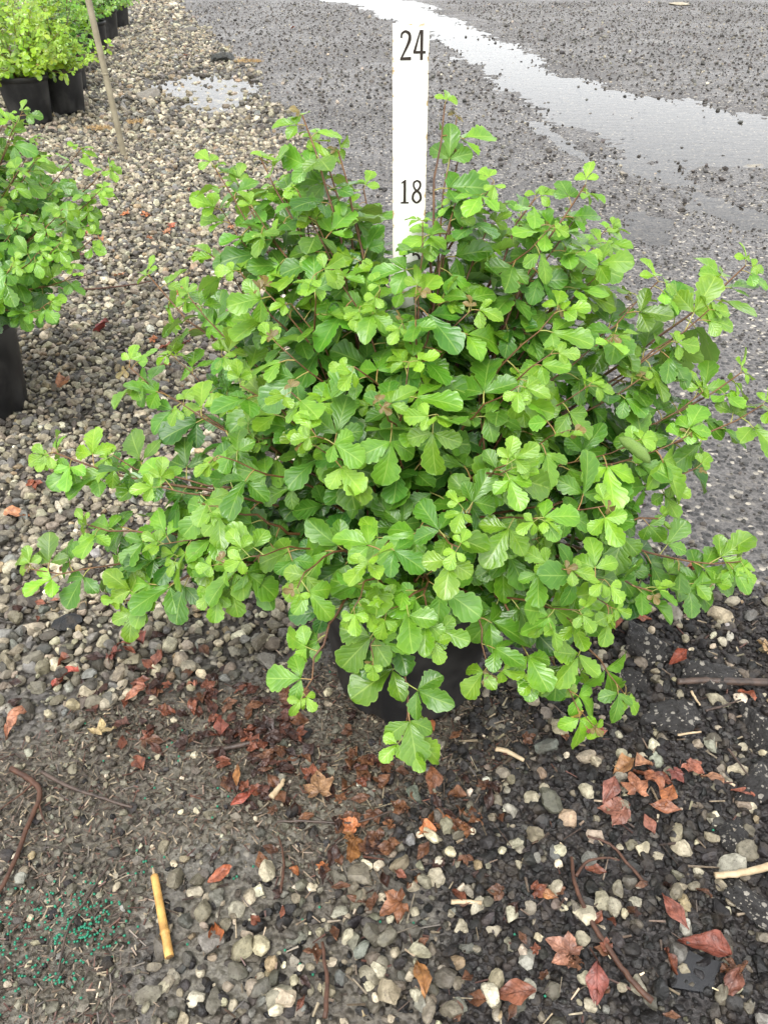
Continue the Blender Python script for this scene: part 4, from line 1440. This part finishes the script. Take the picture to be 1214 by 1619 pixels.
# ------------------------------------------------------------------ bamboo stake
bx, by = gp(197, 247)
stake_pts = [(bx + 0.0, by, -0.08)] + [(bx - 0.006 * i, by + 0.004 * i, 0.12 * i) for i in range(0, 16)]
MAT['stake'] = mat_bark('weathered_stake', (0.20, 0.17, 0.11), (0.32, 0.28, 0.19), 0.55, 12)
ST = link('garden_stake', None, label='tall weathered tan stake standing in the gravel beside the pot row', cat='stake', loc=(bx, by, 0))
tube_obj('shaft', [Vector(p_) - Vector((bx, by, 0)) for p_ in stake_pts], [0.0145] * 17, MAT['stake'], 12, parent=ST)
for i in (3, 6, 9, 12):
    c = Vector(stake_pts[i + 1]) - Vector((bx, by, 0))
    tube_obj('node_ring', [c - Vector((0, 0, 0.004)), c, c + Vector((0, 0, 0.004))], [0.0147, 0.0162, 0.0147], MAT['stake'], 12, parent=ST)

# ------------------------------------------------------------------ rocks in the yard
def yard_rock(px, py, size, col, label, flat=0.6, seed=0):
    x, y = gp(px, py)
    p3 = rs3[seed % 6].copy()
    p3 *= (1 + 0.3 * (fbm(p3[:, 0] * 2.5 + 4, p3[:, 1] * 2.5 + p3[:, 2] * 2, 80 + seed) - 0.5))[:, None]
    me = mesh_from('yard_rock', p3, [f3], mats=[MAT['rock']], smooth=True)
    o = link('yard_rock', me, label=label, cat='rock')
    o.scale = (size, size * 0.8, size * flat)
    o.location = (x, y, float(ground_z(np.array([x]), np.array([y]))[0]) + size * flat * 0.25)
    o.rotation_euler = (0, 0, seed * 0.9)
    o.color = (*col, 1)
    return o


yard_rock(354, 97, 0.105, (0.045, 0.048, 0.045), 'dark rounded rock beside the small puddle', 0.75, 1)
yard_rock(238, 152, 0.135, (0.20, 0.18, 0.15), 'flat tan-grey rock at the edge of the small puddle', 0.38, 2)
yard_rock(300, 50, 0.12, (0.12, 0.11, 0.10), 'low grey rock behind the small puddle', 0.3, 3)
yard_rock(1190, 258, 0.075, (0.30, 0.27, 0.22), 'pale flat rock at the lower edge of the long puddle', 0.25, 4)
yard_rock(985, 277, 0.035, (0.26, 0.23, 0.19), 'small tan stone on the wet road', 0.6, 5)
yard_rock(1075, 8, 0.16, (0.45, 0.40, 0.30), 'pale stone on the far side of the road', 0.3, 6)

# dry grass tufts by the rock and stake
def grass_tuft(px, py, rad, n, label, seed):
    rng = np.random.default_rng(seed)
    x, y = gp(px, py)
    V, Fq = [], []
    for _ in range(n):
        a, r_ = rng.uniform(0, 6.28), rad * math.sqrt(rng.uniform())
        bx_, by_ = math.cos(a) * r_ * 1.6, math.sin(a) * r_
        h = rng.uniform(0.008, 0.028)
        dx, dy = rng.normal(0, 0.02, 2)
        w = 0.0022
        o_ = len(V)
        V += [(bx_ - w, by_, 0.004), (bx_ + w, by_, 0.004), (bx_ + dx, by_ + dy, h)]
        Fq.append((o_, o_ + 1, o_ + 2))
    me = bpy.data.meshes.new('dry_moss')
    me.from_pydata(V, [], Fq)
    me.materials.append(MAT['straw'])
    o = link('dry_moss', me, kind='stuff', label=label, cat='grass', loc=(x, y, float(ground_z(np.array([x]), np.array([y]))[0]) + 0.006))


M = NT('dry_straw')
MAT['straw'] = M.done(M.pbr(M.mix(M.noise(40, 2, 0.5), (0.30, 0.19, 0.08), (0.42, 0.28, 0.12)), 0.6, 0.3))
grass_tuft(394, 99, 0.075, 300, 'tan dry grass patch beside the dark rock', 1)
grass_tuft(158, 207, 0.05, 170, 'orange-tan dry moss patch near the stake', 2)
grass_tuft(216, 197, 0.04, 130, 'orange-tan dry moss patch on the gravel past the stake', 3)

# ------------------------------------------------------------------ twigs and sticks on the ground
def ground_path(pts, z):
    out = []
    for i, q in enumerate(pts):
        x, y = gp(q[0], q[1])
        out.append((x, y, float(ground_z(np.array([x]), np.array([y]))[0]) + (q[2] if len(q) > 2 else z)))
    return out


def twig(pts, r0, r1, mat, label, z=0.012, side=None, name='twig', cat='twig'):
    P = smooth_path(ground_path(pts, z), 6)
    c = P[0].copy()
    n = len(P)
    rng = np.random.default_rng(int(pts[0][0] * 7 + pts[0][1]))
    P2 = [p_ - c + Vector((rng.normal(0, 0.0003), rng.normal(0, 0.0003), 0)) for p_ in P]
    rads = [(r0 + (r1 - r0) * i / (n - 1)) * rng.uniform(0.95, 1.06) for i in range(n)]
    if not side:
        return tube_obj(name, P2, rads, MAT[mat], 7, label=label, cat=cat, loc=c)
    root = link(name, None, label=label, cat=cat, loc=c)
    tube_obj('main_shoot', P2, rads, MAT[mat], 7, parent=root)
    for s_pts in side:
        S = [p_ - c for p_ in smooth_path(ground_path(s_pts, z), 5)]
        tube_obj('side_shoot', S, [r0 * 0.6 * (1 - 0.5 * i / (len(S) - 1)) for i in range(len(S))], MAT[mat], 6, parent=root)
    return root


twig([(1025, 1592), (990, 1555), (955, 1505), (925, 1455), (905, 1405), (900, 1365)], 0.0036, 0.0022, 'twig', 'long curved red-brown twig lying across the black crumbs', 0.016,
     [[(907, 1395), (925, 1372), (955, 1366), (975, 1370)]])
twig([(1018, 1410), (990, 1378), (960, 1345), (925, 1332)], 0.0022, 0.0014, 'twig', 'short thin red twig above the long curved twig', 0.016)
twig([(1065, 1092), (1110, 1090), (1160, 1092), (1240, 1094)], 0.0050, 0.0065, 'twig_dark', 'thick grey-brown stick beside the asphalt lumps', 0.022, name='stick', cat='stick')
twig([(1124, 1394), (1165, 1390), (1230, 1374)], 0.0040, 0.0050, 'twig_pale', 'pale peeled broken stick at the edge of the asphalt slab', 0.016, name='stick', cat='stick')
twig([(0, 1425), (28, 1370), (50, 1310), (67, 1268), (58, 1245), (22, 1222)], 0.0026, 0.0042, 'twig', 'bent red-brown twig on the mulch with a crooked top', 0.012,
     [[(58, 1245), (40, 1262), (15, 1280), (-10, 1300)], [(64, 1270), (72, 1300), (80, 1312)]])
twig([(70, 1228), (110, 1250), (160, 1268), (212, 1284)], 0.0030, 0.0018, 'twig_dark', 'dark straight twig lying beside the bent twig on the mulch', 0.012)
twig([(175, 1372), (140, 1425), (112, 1470), (95, 1540)], 0.0016, 0.0012, 'twig_dark', 'thin dark twig among the green fertilizer beads', 0.008)
twig([(94, 468), (130, 469), (170, 466), (212, 460), (240, 455)], 0.0035, 0.0022, 'twig', 'long thin red twig on the pale gravel beside the potted shrub', 0.022)
twig([(108, 455), (140, 445), (172, 435)], 0.0022, 0.0016, 'twig_dark', 'short thin dark twig on the pale gravel behind the long red twig', 0.022)
twig([(440, 1306), (500, 1306), (560, 1308), (620, 1290)], 0.0016, 0.0012, 'twig_dark', 'thin dark twig across the brown litter before the pot', 0.012)
twig([(445, 1420), (450, 1370), (442, 1330)], 0.0020, 0.0012, 'twig', 'short upright-lying red twig in the brown litter', 0.012)
twig([(515, 1619), (518, 1560), (510, 1500)], 0.0030, 0.0020, 'twig', 'dark red twig among grey stones below the litter', 0.018)
twig([(430, 1268), (445, 1250), (450, 1240)], 0.0045, 0.0025, 'twig_pale', 'short pale wood splinter in the brown litter', 0.012, name='splinter', cat='splinter')
twig([(782, 1192), (800, 1196), (826, 1210)], 0.0038, 0.0028, 'twig_pale', 'pale tan wood splinter right of the black pot', 0.012, name='splinter', cat='splinter')
twig([(712, 1434), (735, 1434), (760, 1436)], 0.0030, 0.0024, 'twig_pale', 'short pale stick among pale stones on black crumbs', 0.014, name='splinter', cat='splinter')
twig([(1085, 1113), (1092, 1125), (1098, 1135)], 0.0022, 0.0012, 'twig_pale', 'straw-coloured sliver leaning on the grey stick', 0.03, name='splinter', cat='splinter')
twig([(1066, 1175), (1085, 1172), (1102, 1170)], 0.0018, 0.0014, 'twig_pale', 'straw-coloured sliver below the chip-studded asphalt lump', 0.02, name='splinter', cat='splinter')
twig([(1110, 1135), (1140, 1127), (1165, 1118)], 0.0020, 0.0012, 'twig_dark', 'thin dark twig between the grey stick and the mottled stone', 0.018)
twig([(1145, 1195), (1160, 1215), (1178, 1240)], 0.0018, 0.0012, 'twig_dark', 'thin forked twig by the low speckled asphalt lump', 0.018)
twig([(330, 1195), (365, 1188), (410, 1178)], 0.0050, 0.0030, 'twig_dark', 'dark flat bark strip in the red leaf litter', 0.010, name='bark_strip', cat='bark')

# bamboo cane piece
P = ground_path([(247, 1391), (271, 1520)], 0.012)
c0 = Vector(P[0])
BR = link('bamboo_cane_piece', None, label='short yellow bamboo cane piece lying on the mulch near green beads', cat='bamboo cane', loc=c0)
ax = Vector(P[1]) - c0
ks = [0, 0.02, 0.3, 0.70, 0.715, 0.73, 0.74, 0.9, 1.0]
rr2 = [0.0040, 0.0048, 0.0050, 0.0052, 0.0060, 0.0060, 0.0053, 0.0055, 0.0052]
tube_obj('cane', [ax * k_ for k_ in ks], rr2, MAT['bamboo'], 12, parent=BR)
tube_obj('pith', [ax * -0.10, ax * -0.04, ax * 0.02], [0.0010, 0.0016, 0.0020], MAT['twig_pale'], 7, parent=BR)
MAT['bamboo_dark'] = mat_bark('bamboo_end', (0.16, 0.09, 0.03), (0.25, 0.15, 0.06), 0.6, 80)
tube_obj('cut_end', [ax * 0.995, ax * 1.004], [0.0046, 0.0042], MAT['bamboo_dark'], 12, parent=BR)

# ------------------------------------------------------------------ fallen leaves
def dead_shapes():
    rng = np.random.default_rng(77)
    out = {'oval': [], 'lobed': [], 'curled': []}
    for _ in range(6):
        v, q, u = leaflet(1.0, rng.uniform(0.42, 0.6), 12, 6, rng.uniform(0.1, 0.5), rng.uniform(-0.1, 0.3), 0.06, rng, 0.48, 3, 0.08, True, 0.22)
        v[:, 1] -= 0.5
        out['oval'].append(mesh_from('fallen_leaf', v, [q], uv=u, mats=[MAT['dead']]))
    for _ in range(6):
        v, q, u = leaflet(1.0, rng.uniform(0.5, 0.75), 12, 6, rng.uniform(0.5, 1.3), rng.uniform(0.3, 0.9), 0.12, rng, 0.46, 3, 0.14, True, 0.35)
        v[:, 1] -= 0.5
        out['curled'].append(mesh_from('fallen_leaf', v, [q], uv=u, mats=[MAT['dead']]))
    for _ in range(6):
        Vs, Qs, Us, off = [], [], [], 0
        for i, a in enumerate((0.0, -0.95, 0.95, -1.9, 1.9)[:int(rng.integers(3, 6))]):
            l = (0.62 if i == 0 else 0.5 if i < 3 else 0.32) * rng.uniform(0.85, 1.15)
            v, q, u = leaflet(l, l * rng.uniform(0.55, 0.85), 9, 4, rng.uniform(0.0, 0.5), rng.uniform(-0.2, 0.5), 0.08, rng, 0.48, 2, 0.28, True, 0.35)
            v = v @ rotm('Y', rng.normal(0, 0.3)).T @ rotm('Z', -a).T
            v[:, 1] -= 0.1
            v[:, 2] += 0.004 * i
            Vs.append(v); Qs.append(q + off); Us.append(u); off += len(v)
        out['lobed'].append(mesh_from('fallen_leaf', np.concatenate(Vs), [np.concatenate(Qs)], uv=np.concatenate(Us), mats=[MAT['dead']]))
    return out


DEAD = dead_shapes()
D_RED, D_BRN, D_DRK, D_TAN, D_ORG, D_YEL = (0.21, 0.072, 0.038), (0.15, 0.068, 0.034), (0.050, 0.023, 0.016), (0.46, 0.27, 0.15), (0.50, 0.19, 0.075), (0.62, 0.50, 0.26)
dr = np.random.default_rng(99)


LITTER = []


def look(kind, col):
    b = col[0] + col[1]
    c = 'dark maroon' if b < 0.09 else 'deep red-brown' if b < 0.16 else 'brown' if col[0] < 0.21 else 'orange' if col[0] > 0.44 else 'rusty red'
    return '%s %s' % (c, {'oval': 'oval', 'lobed': 'lobed', 'curled': 'curled'}[kind])


def fallen(px, py, size, kind, col, label, group=None, rot=None, z=0.013, tilt=0.22):
    x, y = gp(px, py)
    return fallen_xy(x, y, size, kind, col, label, group, rot, z, tilt)


def fallen_xy(x, y, size, kind, col, label, group=None, rot=None, z=0.013, tilt=0.22):
    ms = DEAD[kind]
    if label.startswith('*'):
        label = look(kind, col) + label[1:]
    o = link('fallen_leaf', ms[int(dr.integers(len(ms)))], label=label, cat='leaf', group=group)
    LITTER.append((o, x, y, size))
    o.location = (x, y, float(ground_z(np.array([x]), np.array([y]))[0]) + z)
    o.rotation_euler = (dr.normal(0, tilt), dr.normal(0, tilt), dr.uniform(0, 6.28) if rot is None else rot)
    size *= (0.95 if y < gp(607, 1380)[1] else 1.05) if group == 'single fallen leaves' else 0.84
    o.scale = (size, size, size * dr.uniform(0.45, 1.0))
    k = dr.uniform(0.62, 0.9) if group == 'single fallen leaves' else dr.uniform(0.7, 1.0)
    o.color = (min(col[0] * k, 0.8), min(col[1] * k, 0.8), min(col[2] * k, 0.8), 1)
    return o


G1 = 'single fallen leaves'
fallen(165, 1165, 0.045, 'lobed', D_YEL, 'pale yellow three-lobed fallen leaf on the mulch edge', G1, 0.3, 0.016)
fallen(350, 1393, 0.036, 'oval', (0.42, 0.13, 0.06), 'pointed orange-red fallen leaf lying just above the bamboo cane piece', G1, -1.1, 0.018)
fallen(1050, 1272, 0.042, 'oval', D_ORG, 'large orange-tan oval fallen leaf at the front of the leaf cluster on crumbs', G1, 2.6, 0.022)
fallen(1022, 1240, 0.044, 'curled', (0.42, 0.17, 0.09), 'curled copper leaf at the heart of the leaf cluster on crumbs', G1, 0.6, 0.022)
fallen(978, 1288, 0.050, 'lobed', (0.36, 0.16, 0.11), 'dull pink-brown lobed leaf flat at the side of the leaf cluster', G1, 1.4, 0.016)
fallen(983, 1218, 0.034, 'curled', (0.40, 0.21, 0.09), 'curled brown leaf above the leaf cluster on crumbs', G1, 2.0, 0.018)
fallen(1022, 1312, 0.030, 'oval', (0.45, 0.19, 0.13), 'small salmon leaf below the leaf cluster, by two pale stones', G1, 0.2, 0.016)
fallen(1062, 1235, 0.032, 'lobed', (0.27, 0.09, 0.07), 'dark red leaf beside the curled copper leaf', G1, 3.6, 0.020)
fallen(1040, 1205 + 40, 0.03, 'curled', D_RED, 'small crumpled red leaf tucked into the leaf cluster', G1, 4.6, 0.022)
fallen(892, 1515, 0.052, 'lobed', (0.40, 0.20, 0.13), 'flat pink-tan torn leaf beside the long curved twig', G1, 0.9, 0.018)
fallen(667, 1553, 0.048, 'curled', (0.48, 0.24, 0.09), 'folded orange-tan leaf standing among dark stones below the litter', G1, 0.1, 0.022)
fallen(628, 1440, 0.05, 'lobed', (0.30, 0.13, 0.06), 'crumpled brown lobed leaf beside the round pale stone', G1, 1.9, 0.018)
fallen(505, 1255, 0.052, 'lobed', (0.34, 0.20, 0.10), 'wide tan-brown lobed leaf flat in the litter before the pot', G1, 0.1, 0.014)
fallen(685, 1243, 0.040, 'curled', (0.30, 0.12, 0.05), 'rusty brown leaf in front of the drooping shoot and pot', G1, 3.4, 0.016)
fallen(933, 1163, 0.042, 'curled', (0.42, 0.16, 0.10), 'crumpled salmon-brown leaf under the drooping right shoot', G1, 1.5, 0.018)
fallen(908, 1143, 0.022, 'oval', (0.75, 0.58, 0.10), 'small bright yellow leaf under the drooping right shoot', G1, 1.9, 0.022)
fallen(1207, 1035, 0.036, 'lobed', (0.60, 0.42, 0.22), 'pale tan fallen leaf on the road edge above the asphalt lumps', G1, 1.1, 0.016)
fallen(1068, 1052, 0.034, 'curled', (0.42, 0.11, 0.06), 'bright red-brown curled leaf above the grey stick', G1, 2.2, 0.024)
fallen(1175, 1108, 0.030, 'curled', (0.38, 0.13, 0.07), 'cup-shaped red-brown leaf just below the grey stick', G1, 0.5, 0.022)
fallen(862, 1423, 0.030, 'oval', (0.42, 0.20, 0.08), 'small tan-orange leaf beside the long curved twig top', G1, 1.2, 0.016)
fallen(705, 1303, 0.018, 'oval', D_ORG, 'tiny bright orange leaf scrap on the crumbs', G1, 0.4, 0.014)
fallen(345, 1486, 0.034, 'curled', (0.46, 0.15, 0.05), 'orange-red curled leaf between grey stones right of the bamboo piece', G1, 0.3, 0.018)
fallen(220, 1020, 0.05, 'curled', (0.42, 0.13, 0.09), 'large folded brick-red leaf standing on the pale gravel', G1, 0.7, 0.022)
fallen(250, 1048, 0.042, 'oval', (0.45, 0.19, 0.13), 'salmon oval leaf below the folded brick-red leaf', G1, 0.1, 0.018)
fallen(105, 1077, 0.045, 'curled', (0.40, 0.09, 0.06), 'crumpled crimson leaf beside the grey boulder stone on gravel', G1, 2.0, 0.020)
fallen(182, 1045, 0.040, 'lobed', (0.26, 0.085, 0.06), 'dark red crumpled leaf between salmon leaves on the gravel', G1, 1.0, 0.018)
fallen(215, 1108, 0.034, 'curled', (0.46, 0.20, 0.12), 'small salmon curled leaf at the edge of the dark leaf mat', G1, 2.2, 0.020)
fallen(352, 1160, 0.040, 'oval', (0.38, 0.12, 0.08), 'glossy red-brown leaf standing at the end of the dark leaf mat', G1, 0.1, 0.020)
fallen(378, 1236, 0.030, 'oval', (0.44, 0.20, 0.06), 'orange-brown oblong leaf scrap in the dark litter', G1, 0.0, 0.016)
fallen(25, 1153, 0.046, 'curled', (0.46, 0.22, 0.13), 'salmon-tan curled leaf at the mulch edge left of the yellow leaf', G1, 2.6, 0.020)
fallen(385, 1268, 0.036, 'oval', (0.40, 0.10, 0.06), 'bright red wet leaf beside the pale splinter in the litter', G1, -0.9, 0.015)
fallen(560, 1340, 0.05, 'lobed', (0.36, 0.17, 0.06), 'orange-brown lobed leaf in the litter above the grey stones', G1, 2.9, 0.015)
fallen(1115, 1505, 0.055, 'curled', (0.28, 0.085, 0.055), 'dark red curled leaf beside the wet black flake', G1, 1.2, 0.022)
fallen(1060, 1455, 0.050, 'oval', (0.26, 0.09, 0.06), 'long narrow dark red leaf leaning above the wet black flake', G1, 0.4, 0.026)
fallen(1150, 1565, 0.042, 'curled', (0.22, 0.09, 0.06), 'dark brown leaf in the crumbs below the wet black flake', G1, 2.4, 0.020)
fallen(810, 1580, 0.050, 'curled', (0.24, 0.09, 0.05), 'glossy dark brown folded leaf among crumbs near pale square stone', G1, 1.6, 0.022)
fallen(938, 1565, 0.046, 'curled', (0.26, 0.08, 0.06), 'wet dark red folded leaf left of the long twig end', G1, 2.9, 0.020)
fallen(158, 528, 0.075, 'curled', (0.38, 0.08, 0.07), 'crumpled crimson leaf alone on the pale gravel near the black pot', G1, 1.5, 0.026)
fallen(1120, 1240, 0.03, 'curled', (0.40, 0.21, 0.12), 'tan curled leaf beside the low speckled asphalt lump', G1, 0.9, 0.02)
fallen(1170, 1262, 0.026, 'curled', (0.36, 0.13, 0.08), 'small rust leaf between pale stones near the asphalt lump', G1, 0.9, 0.02)

for i, (px, py, sz, kd, cl, lab) in enumerate([
        (1000, 1258, 0.046, 'lobed', (0.44, 0.20, 0.11), 'broad tan-orange lobed leaf in the middle of the leaf cluster'),
        (1045, 1290, 0.040, 'oval', (0.40, 0.17, 0.09), 'copper oval leaf overlapping the orange-tan leaf in the cluster'),
        (960, 1262, 0.036, 'curled', (0.26, 0.10, 0.07), 'dark red-brown curled leaf at the inner edge of the leaf cluster'),
        (1082, 1228, 0.034, 'lobed', (0.36, 0.14, 0.09), 'rust lobed leaf at the outer edge of the leaf cluster'),
        (1012, 1222, 0.036, 'curled', (0.50, 0.26, 0.14), 'pale tan folded leaf on top of the leaf cluster')]):
    fallen(px, py, sz, kd, cl, lab, G1, i * 1.3, 0.02 + 0.003 * i)

for _ in range(150):      # mat of wet leaves from the gravel to the pot
    t = dr.uniform()
    px, py = 190 + 330 * t + dr.normal(0, 55), 1090 + 130 * t + dr.normal(0, 42)
    fallen(px, py, dr.uniform(0.022, 0.042), ('lobed', 'curled', 'oval')[int(dr.integers(3))], (D_DRK, D_DRK, D_BRN, (0.10, 0.040, 0.026), D_RED)[int(dr.integers(5))],
           '* wet leaf in the matted litter in front of the black pot', 'matted wet leaves before the pot', z=dr.uniform(0.008, 0.014), tilt=0.16)
for _ in range(85):
    px, py = dr.normal(590, 120), dr.normal(1290, 72)
    fallen(px, py, dr.uniform(0.022, 0.042), ('lobed', 'curled', 'oval')[int(dr.integers(3))], (D_DRK, D_BRN, (0.20, 0.09, 0.04), D_BRN, D_ORG)[int(dr.choice(5, p=[.3, .25, .25, .15, .05]))],
           '* leaf scrap in the loose litter spread below the shrub', 'loose litter leaves', z=dr.uniform(0.008, 0.014), tilt=0.2)
for _ in range(46):
    px, py = dr.uniform(380, 1214), dr.uniform(1380, 1619)
    fallen(px, py, dr.uniform(0.018, 0.035), ('lobed', 'curled', 'oval')[int(dr.integers(3))], (D_DRK, D_BRN, D_RED, D_BRN)[int(dr.integers(4))],
           '* wet leaf scattered among the stones and black crumbs', 'leaves scattered on the crumbs', z=dr.uniform(0.012, 0.018), tilt=0.25)
for _ in range(26):
    px, py = dr.uniform(0, 330), dr.uniform(860, 1120)
    fallen(px, py, dr.uniform(0.018, 0.034), ('curled', 'oval')[int(dr.integers(2))], (D_DRK, D_RED, (0.42, 0.18, 0.12))[int(dr.integers(3))],
           'small * leaf scrap caught between pale gravel stones'.replace('small *', '* small'), 'leaf scraps on near gravel', z=dr.uniform(0.014, 0.02), tilt=0.25)
for px, py in [(130, 380), (160, 378), (145, 375), (270, 360), (275, 368), (235, 345), (197, 345), (130, 410), (218, 232), (235, 385), (190, 440), (268, 555), (250, 590), (290, 690), (300, 545), (330, 330),
               (365, 365), (240, 545), (150, 365), (262, 375), (300, 310), (105, 610), (60, 770), (25, 820), (285, 470), (300, 90), (285, 85), (270, 92), (310, 80)]:
    fallen(px + dr.normal(0, 4), py + dr.normal(0, 4), dr.uniform(0.035, 0.06), ('curled', 'lobed')[int(dr.integers(2))], (D_ORG, (0.45, 0.15, 0.08), D_RED, (0.50, 0.24, 0.12))[int(dr.integers(4))],
           '* leaf scrap lying on the pale gravel behind the shrub', 'orange leaf scraps on far gravel', z=0.02, tilt=0.2)
for px, py in [(463, 45), (690, 500), (1085, 965), (1010, 985), (975, 985), (1095, 905)]:
    fallen(px, py, 0.05, 'curled', (0.34, 0.12, 0.06), 'rust brown leaf lying at the road edge', 'leaves at the road edge', z=0.014)
# tell look-alike scraps apart by size and by what they lie nearest to
MARKS = [('the bamboo cane piece', gp(259, 1455)), ('the yellow lobed leaf', gp(165, 1165)), ('the pale splinter', gp(440, 1254)), ('the round pale stone', gp(689, 1391)), ('the long curved twig', gp(940, 1480)),
         ('the bent twig', gp(50, 1300)), ('the tan splinter', gp(804, 1200)), ('the black flake', gp(1095, 1540)), ('the leaf cluster', gp(1030, 1260)), ('the bark strip', gp(368, 1188)), ('the wide tan leaf', gp(505, 1255)),
         ('the brick-red leaf', gp(220, 1020)), ('the pale stick', gp(1165, 1388)), ('the dark red twig', gp(515, 1560)), ('the stake', gp(197, 247)), ('the crimson leaf', gp(158, 528)), ('the pot', (PX, PY - 0.1)),
         ('the thin red gravel twig', gp(165, 466)), ('the small puddle', gp(320, 145))]
for o, x, y, size in LITTER:
    if o['group'] == 'single fallen leaves':
        continue
    nm = min(MARKS, key=lambda m_: (m_[1][0] - x) ** 2 + (m_[1][1] - y) ** 2)[0]
    lab = o['label'].replace(' in the matted litter in front of the black pot', ' in the litter mat').replace(' in the loose litter spread below the shrub', ' in the loose litter')
    lab = lab.replace(' scattered among the stones and black crumbs', ' among stones and crumbs').replace(' caught between pale gravel stones', ' between pale gravel stones').replace(' lying on the pale gravel behind the shrub', ' on pale gravel')
    o['label'] = lab + ' near ' + nm
